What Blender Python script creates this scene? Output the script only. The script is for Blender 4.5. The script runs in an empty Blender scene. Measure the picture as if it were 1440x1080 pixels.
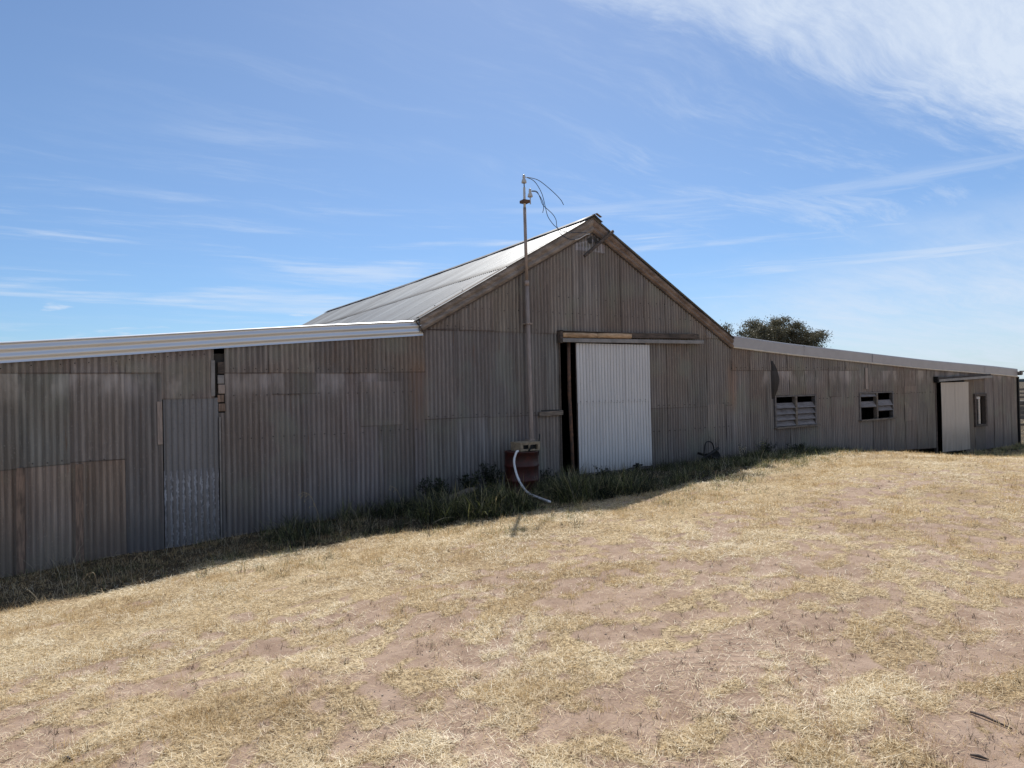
import bpy, math, random
import numpy as np
from mathutils import Vector, Matrix

random.seed(7)
rng = np.random.default_rng(11)
scene = bpy.context.scene
col = scene.collection

# ----------------------------------------------------------------------------
# camera (X runs along the front wall, Y into the shed, Z up; Z = 0 is eye height)
# ----------------------------------------------------------------------------
cam_d = bpy.data.cameras.new('camera')
cam = bpy.data.objects.new('camera', cam_d)
col.objects.link(cam)
CAM = Vector((-8.4921, -10.3723, 0.0))
FW = Vector((0.53577839, 0.84429569, 0.01031035))
RT = Vector((0.84426637, -0.53549937, -0.02132418))
UP = Vector((0.01248273, -0.02012971, 0.99971945))
cam.matrix_world = Matrix(((RT.x, UP.x, -FW.x, CAM.x), (RT.y, UP.y, -FW.y, CAM.y),
                           (RT.z, UP.z, -FW.z, CAM.z), (0, 0, 0, 1)))
cam_d.sensor_width = 36.0
cam_d.lens = 959.4094 * 36.0 / 1440.0
cam_d.clip_start = 0.05
cam_d.clip_end = 6000
scene.camera = cam

# ----------------------------------------------------------------------------
# node helpers
# ----------------------------------------------------------------------------
class NT:
    def __init__(self, tree):
        self.t = tree
        self.n = tree.nodes
        self.l = tree.links
    def new(self, kind, **kw):
        nd = self.n.new(kind)
        for k, v in kw.items():
            setattr(nd, k, v)
        return nd
    def put(self, sock, v):
        if v is None:
            return
        if isinstance(v, bpy.types.NodeSocket):
            self.l.new(v, sock)
        else:
            if isinstance(v, (tuple, list)) and len(v) == 3 and sock.type == 'RGBA':
                v = (*v, 1.0)
            sock.default_value = v
    def math(self, op, a, b=None, c=None, clamp=False):
        nd = self.new('ShaderNodeMath', operation=op, use_clamp=clamp)
        self.put(nd.inputs[0], a); self.put(nd.inputs[1], b); self.put(nd.inputs[2], c)
        return nd.outputs[0]
    def vmath(self, op, a, b=None):
        nd = self.new('ShaderNodeVectorMath', operation=op)
        self.put(nd.inputs[0], a); self.put(nd.inputs[1], b)
        return nd.outputs['Value'] if op in ('DOT_PRODUCT', 'LENGTH') else nd.outputs[0]
    def smooth(self, v, a, b, lo=0.0, hi=1.0):
        nd = self.new('ShaderNodeMapRange', interpolation_type='SMOOTHSTEP')
        self.put(nd.inputs[0], v)
        for i, x in enumerate((a, b, lo, hi)):
            self.put(nd.inputs[i + 1], x)
        return nd.outputs[0]
    def lin(self, v, a, b, lo=0.0, hi=1.0):
        nd = self.new('ShaderNodeMapRange')
        self.put(nd.inputs[0], v)
        for i, x in enumerate((a, b, lo, hi)):
            self.put(nd.inputs[i + 1], x)
        return nd.outputs[0]
    def mix(self, f, a, b, blend='MIX'):
        nd = self.new('ShaderNodeMix', data_type='RGBA', blend_type=blend)
        self.put(nd.inputs['Factor'], f)
        self.put(nd.inputs[6], a); self.put(nd.inputs[7], b)
        return nd.outputs[2]
    def noise(self, vec, scale=5.0, detail=2.0, rough=0.5, dist=0.0, out='Fac'):
        nd = self.new('ShaderNodeTexNoise')
        self.put(nd.inputs['Vector'], vec)
        nd.inputs['Scale'].default_value = scale
        nd.inputs['Detail'].default_value = detail
        nd.inputs['Roughness'].default_value = rough
        nd.inputs['Distortion'].default_value = dist
        return nd.outputs[out]
    def mapping(self, vec, scale=(1, 1, 1), loc=(0, 0, 0), rot=(0, 0, 0)):
        nd = self.new('ShaderNodeMapping')
        self.put(nd.inputs['Vector'], vec)
        nd.inputs['Location'].default_value = loc
        nd.inputs['Rotation'].default_value = rot
        nd.inputs['Scale'].default_value = scale
        return nd.outputs[0]
    def sep(self, vec):
        nd = self.new('ShaderNodeSeparateXYZ')
        self.put(nd.inputs[0], vec)
        return nd.outputs
    def comb(self, x, y, z):
        nd = self.new('ShaderNodeCombineXYZ')
        self.put(nd.inputs[0], x); self.put(nd.inputs[1], y); self.put(nd.inputs[2], z)
        return nd.outputs[0]

# ----------------------------------------------------------------------------
# sun, sky, exposure
# ----------------------------------------------------------------------------
SUN = Vector((2.74, 3.70, 5.65)).normalized()
sun_el = math.asin(SUN.z)
sun_az = math.atan2(SUN.x, SUN.y)
sd = bpy.data.lights.new('sun', 'SUN')
sd.energy = 5.0
sd.angle = math.radians(0.53)
sd.color = (1.0, 0.955, 0.88)
so = bpy.data.objects.new('sun', sd)
so.rotation_euler = SUN.to_track_quat('Z', 'Y').to_euler()
so.location = SUN * 60
col.objects.link(so)

world = bpy.data.worlds.new('World')
scene.world = world
world.use_nodes = True
w = NT(world.node_tree)
w.n.clear()
sky = w.new('ShaderNodeTexSky', sky_type='NISHITA')
sky.sun_disc = False
sky.sun_elevation = sun_el
sky.sun_rotation = sun_az
sky.altitude = 50
sky.air_density = 1.0
sky.dust_density = 0.35
sky.ozone_density = 2.0
tc = w.new('ShaderNodeTexCoord').outputs['Generated']
d = w.vmath('NORMALIZE', tc)
dx, dy, dz = w.sep(d)
# colour of the air as this photograph shows it
skc = w.mix(1.0, sky.outputs[0], w.mix(w.smooth(dz, 0.0, 0.42), (0.56, 0.745, 0.98), (0.78, 0.875, 0.985)), 'MULTIPLY')
# cirrus drawn out over a high flat layer
inv = w.math('DIVIDE', 1.0, w.math('ADD', w.math('MAXIMUM', dz, 0.0), 0.12))
pl = w.comb(w.math('MULTIPLY', dx, inv), w.math('MULTIPLY', dy, inv), 0.0)
warp = w.noise(pl, 0.8, 3, 0.5, out='Color')
plw = w.vmath('ADD', pl, w.vmath('MULTIPLY', w.vmath('SUBTRACT', warp, (0.5, 0.5, 0.5)), (0.55, 0.55, 0.0)))
R9 = math.radians(11)
st1 = w.noise(w.mapping(plw, (0.55, 2.3, 1), rot=(0, 0, R9)), 1.9, 9, 0.64)
st2 = w.noise(w.mapping(plw, (0.42, 1.9, 1), rot=(0, 0, math.radians(15)), loc=(4, 2, 0)), 2.2, 9, 0.60)
fine = w.noise(w.mapping(plw, (0.9, 3.4, 1), rot=(0, 0, R9)), 8.0, 7, 0.68)
patchy = w.noise(w.mapping(pl, (1, 1, 1), loc=(2, 7, 0)), 0.9, 3, 0.5)

def direction(v):
    return Vector(v).normalized()
def side(a, b):
    n = direction(a).cross(direction(b)).normalized()
    if n.z < 0:
        n = -n
    return w.vmath('DOT_PRODUCT', d, tuple(n))
s1 = side((0.5827, 0.6469, 0.4919), (0.9013, 0.3341, 0.2757))     # lower edge of the big cirrus sheet
s1w = w.math('ADD', s1, w.math('ADD', w.math('MULTIPLY', w.math('SUBTRACT', st1, 0.5), 0.09), w.math('MULTIPLY', w.math('SUBTRACT', fine, 0.5), 0.05)))
band = w.math('ADD', w.math('MULTIPLY', w.smooth(s1w, -0.025, 0.02), 0.62), w.math('MULTIPLY', w.smooth(s1w, 0.0, 0.06), 0.38))
fadeR = w.smooth(s1, 0.15, 0.34, 1.0, 0.40)
m1 = w.math('MULTIPLY', w.math('MULTIPLY', band, fadeR), w.lin(w.math('ADD', w.math('MULTIPLY', st1, 0.5), w.math('MULTIPLY', fine, 0.5)), 0.36, 0.58, 0.66, 1.0))
s2 = side((0.747, 0.6534, 0.1231), (0.9167, 0.3416, 0.2073))      # veil low on the right
s2w = w.math('ADD', s2, w.math('MULTIPLY', w.math('SUBTRACT', w.noise(pl, 1.6, 5, 0.6), 0.5), 0.12))
m2 = w.math('MULTIPLY', w.math('MULTIPLY', w.smooth(s2w, 0.06, -0.10), w.smooth(dx, 0.40, 0.85)), w.lin(w.math('ADD', w.math('MULTIPLY', st2, 0.7), w.math('MULTIPLY', fine, 0.3)), 0.36, 0.64, 0.40, 0.82))
thin = w.math('MULTIPLY', w.smooth(w.math('ADD', w.math('MULTIPLY', st2, 0.72), w.math('MULTIPLY', fine, 0.28)), 0.46, 0.72), w.smooth(patchy, 0.36, 0.66))
m3 = w.math('MULTIPLY', thin, w.math('MULTIPLY', w.lin(dx, 0.0, 0.9, 0.26, 0.62), w.smooth(dz, 0.50, 0.28, 0.45, 1.0)))
# thin level streaks and small puffs low in the sky
lo = w.comb(w.math('ARCTAN2', dx, dy), w.math('MULTIPLY', dz, 11.0), 0.0)
lw = w.vmath('ADD', lo, w.vmath('MULTIPLY', w.vmath('SUBTRACT', w.noise(lo, 2.0, 3, 0.5, out='Color'), (0.5, 0.5, 0.5)), (0.3, 0.22, 0)))
stl = w.noise(w.mapping(lw, (1.3, 1.9, 1), loc=(3.1, 0.7, 0)), 1.6, 8, 0.62)
m4 = w.math('MULTIPLY', w.smooth(stl, 0.50, 0.72), w.math('MULTIPLY', w.smooth(dz, 0.30, 0.20), 0.70))
puf = w.noise(w.mapping(lw, (7.0, 3.0, 1), loc=(1.7, 5.2, 0)), 1.6, 5, 0.55)
m5 = w.math('MULTIPLY', w.smooth(puf, 0.60, 0.74), w.math('MULTIPLY', w.math('MULTIPLY', w.smooth(dz, 0.135, 0.11), w.smooth(dx, 0.62, 0.30)), 0.75))
cl = w.math('MAXIMUM', w.math('MAXIMUM', m1, m2), w.math('MAXIMUM', m3, w.math('MAXIMUM', m4, m5)))
cl = w.math('MULTIPLY', cl, 0.92, clamp=True)
skc = w.mix(cl, skc, (6.3, 7.1, 8.3))
bg = w.new('ShaderNodeBackground')
w.put(bg.inputs[0], skc)
bg.inputs[1].default_value = 0.10
ow = w.new('ShaderNodeOutputWorld')
w.l.new(bg.outputs[0], ow.inputs[0])

scene.view_settings.view_transform = 'Standard'
scene.view_settings.look = 'None'
scene.view_settings.exposure = 0.18
scene.view_settings.gamma = 1.0
scene.view_settings.use_curve_mapping = False
scene.render.engine = 'CYCLES'
scene.cycles.max_bounces = 6
scene.cycles.diffuse_bounces = 3
scene.cycles.glossy_bounces = 3
scene.cycles.transmission_bounces = 3
scene.cycles.transparent_max_bounces = 4

# ----------------------------------------------------------------------------
# object helpers
# ----------------------------------------------------------------------------
def tag(o, label=None, cat=None, group=None, kind=None):
    if label: o['label'] = label
    if cat: o['category'] = cat
    if group: o['group'] = group
    if kind: o['kind'] = kind
    return o

def empty(name, loc=(0, 0, 0), rz=0.0, parent=None):
    o = bpy.data.objects.new(name, None)
    o.location = loc
    o.rotation_euler = (0, 0, rz)
    o.empty_display_size = 0.2
    if parent: o.parent = parent
    col.objects.link(o)
    return o

def mesh_obj(name, verts, faces, mat=None, parent=None, smooth=False, local=True):
    """verts are in world space; a parent that stands elsewhere gets them in its own space"""
    v = np.asarray(verts, dtype=float)
    if parent is not None and local:
        M = np.array(parent_matrix(parent).inverted())
        v = v @ M[:3, :3].T + M[:3, 3]
    me = bpy.data.meshes.new(name)
    me.from_pydata(v.tolist(), [], [tuple(f) for f in faces])
    if smooth:
        me.polygons.foreach_set('use_smooth', [True] * len(me.polygons))
    me.update()
    if mat: me.materials.append(mat)
    o = bpy.data.objects.new(name, me)
    if parent: o.parent = parent
    col.objects.link(o)
    return o

def parent_matrix(p):
    m = Matrix.Translation(p.location) @ p.rotation_euler.to_matrix().to_4x4()
    if p.parent:
        return parent_matrix(p.parent) @ m
    return m

class MB:
    def __init__(self):
        self.v = []; self.f = []
    def add(self, verts, faces):
        n = len(self.v)
        self.v += [tuple(x) for x in verts]
        self.f += [tuple(i + n for i in f) for f in faces]
        return self
    def box(self, x0, x1, y0, y1, z0, z1):
        v = [(x, y, z) for z in (z0, z1) for y in (y0, y1) for x in (x0, x1)]
        return self.add(v, [(0, 2, 3, 1), (4, 5, 7, 6), (0, 1, 5, 4), (2, 6, 7, 3), (0, 4, 6, 2), (1, 3, 7, 5)])
    def beam(self, a, b, wd, ht, up=(0, 0, 1), jit=0.0, segs=1):
        """rectangular bar from a to b"""
        a = Vector(a); b = Vector(b); t = (b - a).normalized()
        u = Vector(up); s = t.cross(u).normalized(); u = s.cross(t).normalized()
        vs = []
        for k in range(segs + 1):
            c = a.lerp(b, k / segs)
            c = c + u * random.uniform(-jit, jit) + s * random.uniform(-jit, jit)
            for i, j in ((-1, -1), (1, -1), (1, 1), (-1, 1)):
                vs.append(c + s * (i * wd / 2 + random.uniform(-jit, jit) * .5) + u * (j * ht / 2 + random.uniform(-jit, jit) * .5))
        fs = [(0, 1, 2, 3)[::-1]]
        for k in range(segs):
            for i in range(4):
                fs.append((k * 4 + i, k * 4 + (i + 1) % 4, k * 4 + 4 + (i + 1) % 4, k * 4 + 4 + i))
        fs.append(tuple(segs * 4 + i for i in range(4)))
        return self.add(vs, fs)
    def tube(self, pts, r, n=8, caps=True):
        pts = [Vector(p) for p in pts]
        rs = r if isinstance(r, (list, tuple)) else [r] * len(pts)
        vs = []; prev = None
        for k, p in enumerate(pts):
            t = (pts[min(k + 1, len(pts) - 1)] - pts[max(k - 1, 0)]).normalized()
            if prev is None:
                ref = Vector((0, 0, 1)) if abs(t.z) < 0.9 else Vector((1, 0, 0))
                s = t.cross(ref).normalized()
            else:
                s = (prev - t * prev.dot(t)).normalized()
            prev = s
            u = s.cross(t).normalized()
            for i in range(n):
                a = 2 * math.pi * i / n
                vs.append(p + (s * math.cos(a) + u * math.sin(a)) * rs[k])
        fs = []
        for k in range(len(pts) - 1):
            for i in range(n):
                fs.append((k * n + i, k * n + (i + 1) % n, (k + 1) * n + (i + 1) % n, (k + 1) * n + i))
        if caps:
            fs.append(tuple(range(n))[::-1]); fs.append(tuple((len(pts) - 1) * n + i for i in range(n)))
        return self.add(vs, fs)
    def lathe(self, c, prof, n=20, axis='Z'):
        vs = []
        for r, z in prof:
            for i in range(n):
                a = 2 * math.pi * i / n
                vs.append((c[0] + r * math.cos(a), c[1] + r * math.sin(a), c[2] + z))
        fs = []
        for k in range(len(prof) - 1):
            for i in range(n):
                fs.append((k * n + i, k * n + (i + 1) % n, (k + 1) * n + (i + 1) % n, (k + 1) * n + i))
        fs.append(tuple(range(n))[::-1]); fs.append(tuple((len(prof) - 1) * n + i for i in range(n)))
        return self.add(vs, fs)
    def build(self, name, mat, parent=None, smooth=False, bevel=0.0):
        o = mesh_obj(name, self.v, self.f, mat, parent, smooth)
        if bevel:
            m = o.modifiers.new('bevel', 'BEVEL'); m.width = bevel; m.segments = 2; m.limit_method = 'ANGLE'
        return o

def catmull(pts, n=6):
    P = [Vector(p) for p in pts]
    P = [P[0] * 2 - P[1]] + P + [P[-1] * 2 - P[-2]]
    out = []
    for i in range(1, len(P) - 2):
        for k in range(n):
            t = k / n
            out.append(0.5 * ((2 * P[i]) + (P[i + 1] - P[i - 1]) * t + (2 * P[i - 1] - 5 * P[i] + 4 * P[i + 1] - P[i + 2]) * t * t + (3 * P[i] - P[i - 1] - 3 * P[i + 1] + P[i + 2]) * t ** 3))
    out.append(P[-2])
    return out

# value noise in numpy ------------------------------------------------------
_T = rng.random((256, 256))
def vnoise(x, y):
    x = np.asarray(x, float); y = np.asarray(y, float)
    xi = np.floor(x).astype(int); yi = np.floor(y).astype(int)
    fx = x - xi; fy = y - yi
    fx = fx * fx * (3 - 2 * fx); fy = fy * fy * (3 - 2 * fy)
    g = lambda a, b: _T[a & 255, b & 255]
    return ((g(xi, yi) * (1 - fx) + g(xi + 1, yi) * fx) * (1 - fy) + (g(xi, yi + 1) * (1 - fx) + g(xi + 1, yi + 1) * fx) * fy)
def fbm(x, y, o=4, r=0.5):
    s = 0; a = 1; t = 0
    for k in range(o):
        s = s + a * vnoise(x * 2 ** k + 17.3 * k, y * 2 ** k + 9.1 * k); t += a; a *= r
    return s / t

# ----------------------------------------------------------------------------
# the lie of the land
# ----------------------------------------------------------------------------
GS = [-60, -30, -14, -9.3, -6.8, -3.7, -1.5, .5, 2, 4, 5.5, 7.5, 9, 12, 15, 18.3, 24, 35, 60]
GY = [-40, -10.4, -5, -2, 0, 2, 20]
GZ = [
    [-1.9, -1.9, -1.8, -1.75, -1.7, -1.7, -1.7, -1.7, -1.7, -1.7, -1.7, -1.7, -1.7, -1.75, -1.8, -1.85, -1.9, -2.0, -2.1],
    [-2.1, -2.0, -1.75, -1.60, -1.56, -1.52, -1.5, -1.5, -1.5, -1.5, -1.52, -1.54, -1.56, -1.62, -1.68, -1.75, -1.85, -2.0, -2.1],
    [-2.4, -2.3, -2.10, -1.85, -1.72, -1.60, -1.54, -1.51, -1.49, -1.48, -1.5, -1.57, -1.66, -1.82, -1.92, -1.93, -1.98, -2.0, -2.1],
    [-2.6, -2.5, -2.30, -2.08, -1.90, -1.70, -1.62, -1.57, -1.51, -1.47, -1.49, -1.62, -1.80, -2.08, -2.18, -2.14, -2.05, -2.0, -2.15],
    [-2.7, -2.6, -2.35, -2.12, -1.99, -1.85, -1.80, -1.74, -1.68, -1.62, -1.61, -1.72, -1.92, -2.20, -2.23, -2.18, -2.08, -2.0, -2.2],
    [-2.7, -2.6, -2.35, -2.15, -2.1, -2.0, -1.95, -1.95, -1.95, -1.95, -1.95, -2.0, -2.1, -2.22, -2.24, -2.18, -2.06, -2.0, -2.2],
    [-2.9, -2.8, -2.6, -2.4, -2.3, -2.2, -2.2, -2.2, -2.2, -2.2, -2.2, -2.2, -2.2, -2.3, -2.3, -2.3, -2.3, -2.3, -2.4]]
_fs = np.linspace(-60, 60, 961)
_k = np.hanning(15); _k /= _k.sum()
_rows = []
for r in GZ:
    v = np.interp(_fs, GS, r)
    _rows.append(np.convolve(np.pad(v, 7, mode='edge'), _k, mode='valid'))
_fy = np.linspace(-40, 20, 481)
_G = np.array([np.interp(_fy, GY, c) for c in np.array(_rows).T])      # [s, y]
_k2 = np.hanning(9); _k2 /= _k2.sum()
_G = np.array([np.convolve(np.pad(v, 4, mode='edge'), _k2, mode='valid') for v in _G])
def gz(x, y, rough=True):
    x = np.asarray(x, float); y = np.asarray(y, float)
    u = np.clip((x + 60) / 120 * 960, 0, 959.999); v = np.clip((y + 40) / 60 * 480, 0, 479.999)
    i = u.astype(int); j = v.astype(int); a = u - i; b = v - j
    z = (_G[i, j] * (1 - a) + _G[i + 1, j] * a) * (1 - b) + (_G[i, j + 1] * (1 - a) + _G[i + 1, j + 1] * a) * b
    if rough:
        z = z + (fbm(x * 1.1 + 40, y * 1.1 + 40, 3) - .5) * 0.07 + (fbm(x * 6 + 3, y * 6 + 5, 2) - .5) * 0.018
    return z

BARE = [(-4.1, -6.5, 1.5, .42, 1.1), (-5.5, -6.8, .8, .3, .9), (-4.4, -7.5, 1.1, .35, .9), (-5.6, -7.7, .9, .35, 1.0), (-6.8, -7.4, .7, .3, .9),
        (-7.4, -7.5, .7, .25, .8), (-4.2, -8.35, 1.0, .4, .9), (-5.0, -9.0, .8, .45, 1.1), (3.2, -5.6, 3.0, .9, .7), (-2.2, -5.3, 1.2, .35, .5), (-6.0, -8.9, .9, .25, .6),
        (-8.2, -6.9, .8, .2, .6), (8, -9, 5, 1.2, .8), (14, -6, 5, 1.5, .6)]
def bareness(x, y):
    """0 = straw cover, 1 = bare pink soil"""
    x = np.asarray(x, float); y = np.asarray(y, float)
    # long axis of the wheel tracks runs along the wall
    a = math.radians(-20)
    xr = x * math.cos(a) - y * math.sin(a); yr = x * math.sin(a) + y * math.cos(a)
    n = fbm(xr * 0.5 + 5, yr * 1.3 + 8, 3, .5)
    n2 = fbm(x * 2.3 + 1, y * 2.9 + 2, 3, .6)
    n3 = fbm(x * 6.5 + 11, y * 8.0 + 21, 3, .6)
    dist = np.clip((-y - 3.6) / 3.0, 0, 1)
    b = (n - .5) * 1.5 + (n2 - .5) * 1.7 + (n3 - .5) * 3.3 - .31 + dist * .27
    for cx, cy, rx, ry, h in BARE:
        ux = (x - cx) * math.cos(-.25) + (y - cy) * math.sin(-.25)
        uy = -(x - cx) * math.sin(-.25) + (y - cy) * math.cos(-.25)
        b = b + h * .50 * np.exp(-(ux / rx) ** 2 - (uy / ry) ** 2)
    b = b - .9 * np.clip((y + 4.2) / 2.0, 0, 1)
    return np.clip(b * 1.30 + .35, 0, 1)

def shade_litter(x, y):
    """plant debris at the wall foot, with painted shade out to the shadow edge"""
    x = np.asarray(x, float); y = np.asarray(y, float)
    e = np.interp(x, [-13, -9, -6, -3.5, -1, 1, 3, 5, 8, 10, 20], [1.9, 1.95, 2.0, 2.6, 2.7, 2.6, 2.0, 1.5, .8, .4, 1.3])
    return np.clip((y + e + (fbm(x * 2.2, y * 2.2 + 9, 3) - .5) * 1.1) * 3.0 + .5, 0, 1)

# ----------------------------------------------------------------------------
# materials
# ----------------------------------------------------------------------------
def material(name):
    m = bpy.data.materials.new(name)
    m.use_nodes = True
    t = NT(m.node_tree)
    b = next(x for x in t.n if x.type == 'BSDF_PRINCIPLED')
    return m, t, b

def simple(name, c, rough=0.6, metal=0.0, var=0.25, scale=8.0, bump=0.0, stretch=(1, 1, 1), c2=None):
    m, t, b = material(name)
    pos = t.new('ShaderNodeNewGeometry').outputs['Position']
    n = t.noise(t.mapping(pos, stretch), scale, 6, 0.6)
    c2 = c2 or tuple(x * (1 - var) for x in c)
    f = t.smooth(n, 0.35, 0.65)
    t.put(b.inputs['Base Color'], t.mix(f, c2, c))
    t.put(b.inputs['Roughness'], t.lin(n, 0, 1, rough - .08, min(1, rough + .1)))
    b.inputs['Metallic'].default_value = metal
    if bump:
        bn = t.new('ShaderNodeBump'); bn.inputs['Strength'].default_value = 0.6; bn.inputs['Distance'].default_value = bump
        t.put(bn.inputs['Height'], t.noise(t.mapping(pos, stretch), scale * 3, 5, 0.65))
        t.l.new(bn.outputs[0], b.inputs['Normal'])
    return m

def iron_material():
    """weathered galvanised corrugated iron: dull zinc under brown dust and rust runs; object colour shifts each sheet"""
    m, t, b = material('weathered_iron')
    pos = t.new('ShaderNodeNewGeometry').outputs['Position']
    oi = t.new('ShaderNodeObjectInfo')
    rnd = oi.outputs['Random']
    px, py, pz = t.sep(pos)
    big = t.noise(pos, 0.75, 4, 0.55)
    streak = t.noise(t.mapping(pos, (13, 13, 0.55)), 1.0, 5, 0.6)
    fine = t.noise(t.mapping(pos, (60, 60, 6)), 1.0, 4, 0.65)
    zinc = t.mix(t.smooth(streak, .33, .68), (.160, .149, .145), (.29, .270, .257))
    dust = t.mix(t.smooth(fine, .3, .7), (.155, .117, .098), (.275, .218, .184))
    f = t.math('ADD', t.math('MULTIPLY', t.smooth(big, .32, .66), .62), t.lin(rnd, 0, 1, .02, .42), clamp=True)
    f = t.math('MULTIPLY', f, t.lin(pz, -1.9, .6, .55, 1.0), clamp=True)
    c = t.mix(f, zinc, dust)
    # paler along the crests, darker along the valleys
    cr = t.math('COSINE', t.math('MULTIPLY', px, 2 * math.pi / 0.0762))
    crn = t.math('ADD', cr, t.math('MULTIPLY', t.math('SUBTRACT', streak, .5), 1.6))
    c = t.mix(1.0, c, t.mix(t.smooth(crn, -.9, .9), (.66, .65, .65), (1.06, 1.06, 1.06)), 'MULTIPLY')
    # greenish-grey lichen veil
    c = t.mix(t.math('MULTIPLY', t.smooth(t.noise(pos, 1.3, 3, .5), .5, .7), .5), c, (.215, .22, .18))
    # pale unwashed band kept dry under the laps
    bandn = t.noise(t.mapping(pos, (2.2, 2.2, .9)), 1.0, 4, .6)
    band = t.math('MULTIPLY', t.math('MULTIPLY', t.smooth(pz, -.12, .22), t.smooth(pz, .345, .335)), t.smooth(bandn, .42, .62))
    band = t.math('MULTIPLY', band, t.math('MULTIPLY', t.smooth(t.math('ABSOLUTE', t.math('SUBTRACT', px, .15)), 4.3, 4.9), t.lin(streak, .3, .7, .35, 1.0)))
    c = t.mix(t.math('MULTIPLY', band, .75), c, (.50, .455, .435))
    # washed pale runs
    run = t.math('MULTIPLY', t.smooth(t.noise(t.mapping(pos, (5, 5, .38), loc=(3, 1, 0)), 1.0, 4, .55), .66, .78), .55)
    c = t.mix(run, c, (.46, .42, .40))
    drip = t.math('MULTIPLY', t.smooth(t.noise(t.mapping(pos, (38, 38, 1.1), loc=(1, 9, 2)), 1.0, 6, .7), .56, .70), .55)
    c = t.mix(drip, c, (.085, .070, .060))
    pit = t.math('MULTIPLY', t.smooth(t.noise(pos, 55, 3, .6), .62, .70), .5)
    c = t.mix(pit, c, (.40, .375, .35))
    # rust: by the corner posts, under the top edges, and in streaks
    ax = t.math('ABSOLUTE', t.math('SUBTRACT', t.math('ABSOLUTE', t.math('ADD', px, -.12)), 3.86))
    corner = t.math('MULTIPLY', t.math('MULTIPLY', t.smooth(ax, .26, .02), t.smooth(pz, -.75, -.25)), t.smooth(pz, .72, .25))
    c = t.mix(t.math('MULTIPLY', corner, t.lin(streak, .3, .6, .15, .55)), c, (.30, .17, .105))
    rn = t.math('MULTIPLY', t.smooth(t.noise(t.mapping(pos, (9, 9, .8), loc=(7, 0, 3)), 1.0, 6, .65), .60, .74), t.smooth(fine, .35, .6))
    c = t.mix(t.math('MULTIPLY', rn, .7), c, (.15, .075, .045))
    # grime rising from the soil
    gr = t.math('MULTIPLY', t.smooth(pz, -1.35, -1.95), t.lin(big, .3, .7, .3, .9))
    c = t.mix(gr, c, (.115, .106, .108))
    rim = t.new('ShaderNodeAttribute', attribute_name='rim').outputs['Fac']
    c = t.mix(t.math('MULTIPLY', rim, t.lin(big, .36, .64, .10, .85)), c, (.050, .026, .019))
    c = t.mix(1.0, c, oi.outputs['Color'], 'MULTIPLY')
    t.put(b.inputs['Base Color'], c)
    t.put(b.inputs['Roughness'], t.lin(fine, .3, .7, .50, .72))
    b.inputs['Metallic'].default_value = 0.22
    bn = t.new('ShaderNodeBump'); bn.inputs['Strength'].default_value = .35; bn.inputs['Distance'].default_value = .004
    t.put(bn.inputs['Height'], t.noise(pos, 26, 5, .6))
    t.l.new(bn.outputs[0], b.inputs['Normal'])
    return m

def painted_iron(name, c, c2, rough=.5, metal=0.1, splash=None):
    m, t, b = material(name)
    pos = t.new('ShaderNodeNewGeometry').outputs['Position']
    px, py, pz = t.sep(pos)
    st = t.noise(t.mapping(pos, (11, 11, .8)), 1.0, 5, .6)
    fi = t.noise(pos, 30, 5, .65)
    cc = t.mix(t.smooth(st, .3, .7), c2, c)
    cc = t.mix(t.math('MULTIPLY', t.smooth(fi, .58, .72), .45), cc, tuple(x * .6 for x in c2))
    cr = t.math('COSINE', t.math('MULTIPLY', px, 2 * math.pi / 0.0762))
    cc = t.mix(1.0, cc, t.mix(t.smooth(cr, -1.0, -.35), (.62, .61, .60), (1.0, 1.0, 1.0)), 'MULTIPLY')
    if splash:
        z0, z1, sc = splash
        # old whitewash worn off in flakes, thickest along the crests
        k = t.noise(t.mapping(pos, (44, 44, 15)), 1.0, 6, .72)
        crest = t.math('SINE', t.math('MULTIPLY', px, 2 * math.pi / 0.0762))
        msk = t.smooth(t.math('ADD', k, t.math('MULTIPLY', crest, .11)), .53, .60)
        zf = t.math('MULTIPLY', t.smooth(pz, z1 + .06, z1 - .12), t.lin(t.noise(pos, 5, 3, .5), .3, .7, .45, 1))
        cc = t.mix(t.math('MULTIPLY', msk, zf), cc, sc)
    gr = t.smooth(pz, -1.15, -1.75)
    cc = t.mix(t.math('MULTIPLY', gr, t.lin(st, .3, .7, .1, .6)), cc, (.12, .10, .085))
    t.put(b.inputs['Base Color'], cc)
    t.put(b.inputs['Roughness'], t.lin(fi, .3, .7, rough - .08, rough + .12))
    b.inputs['Metallic'].default_value = metal
    bn = t.new('ShaderNodeBump'); bn.inputs['Strength'].default_value = .3; bn.inputs['Distance'].default_value = .003
    t.put(bn.inputs['Height'], t.noise(pos, 22, 4, .6))
    t.l.new(bn.outputs[0], b.inputs['Normal'])
    return m

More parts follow.
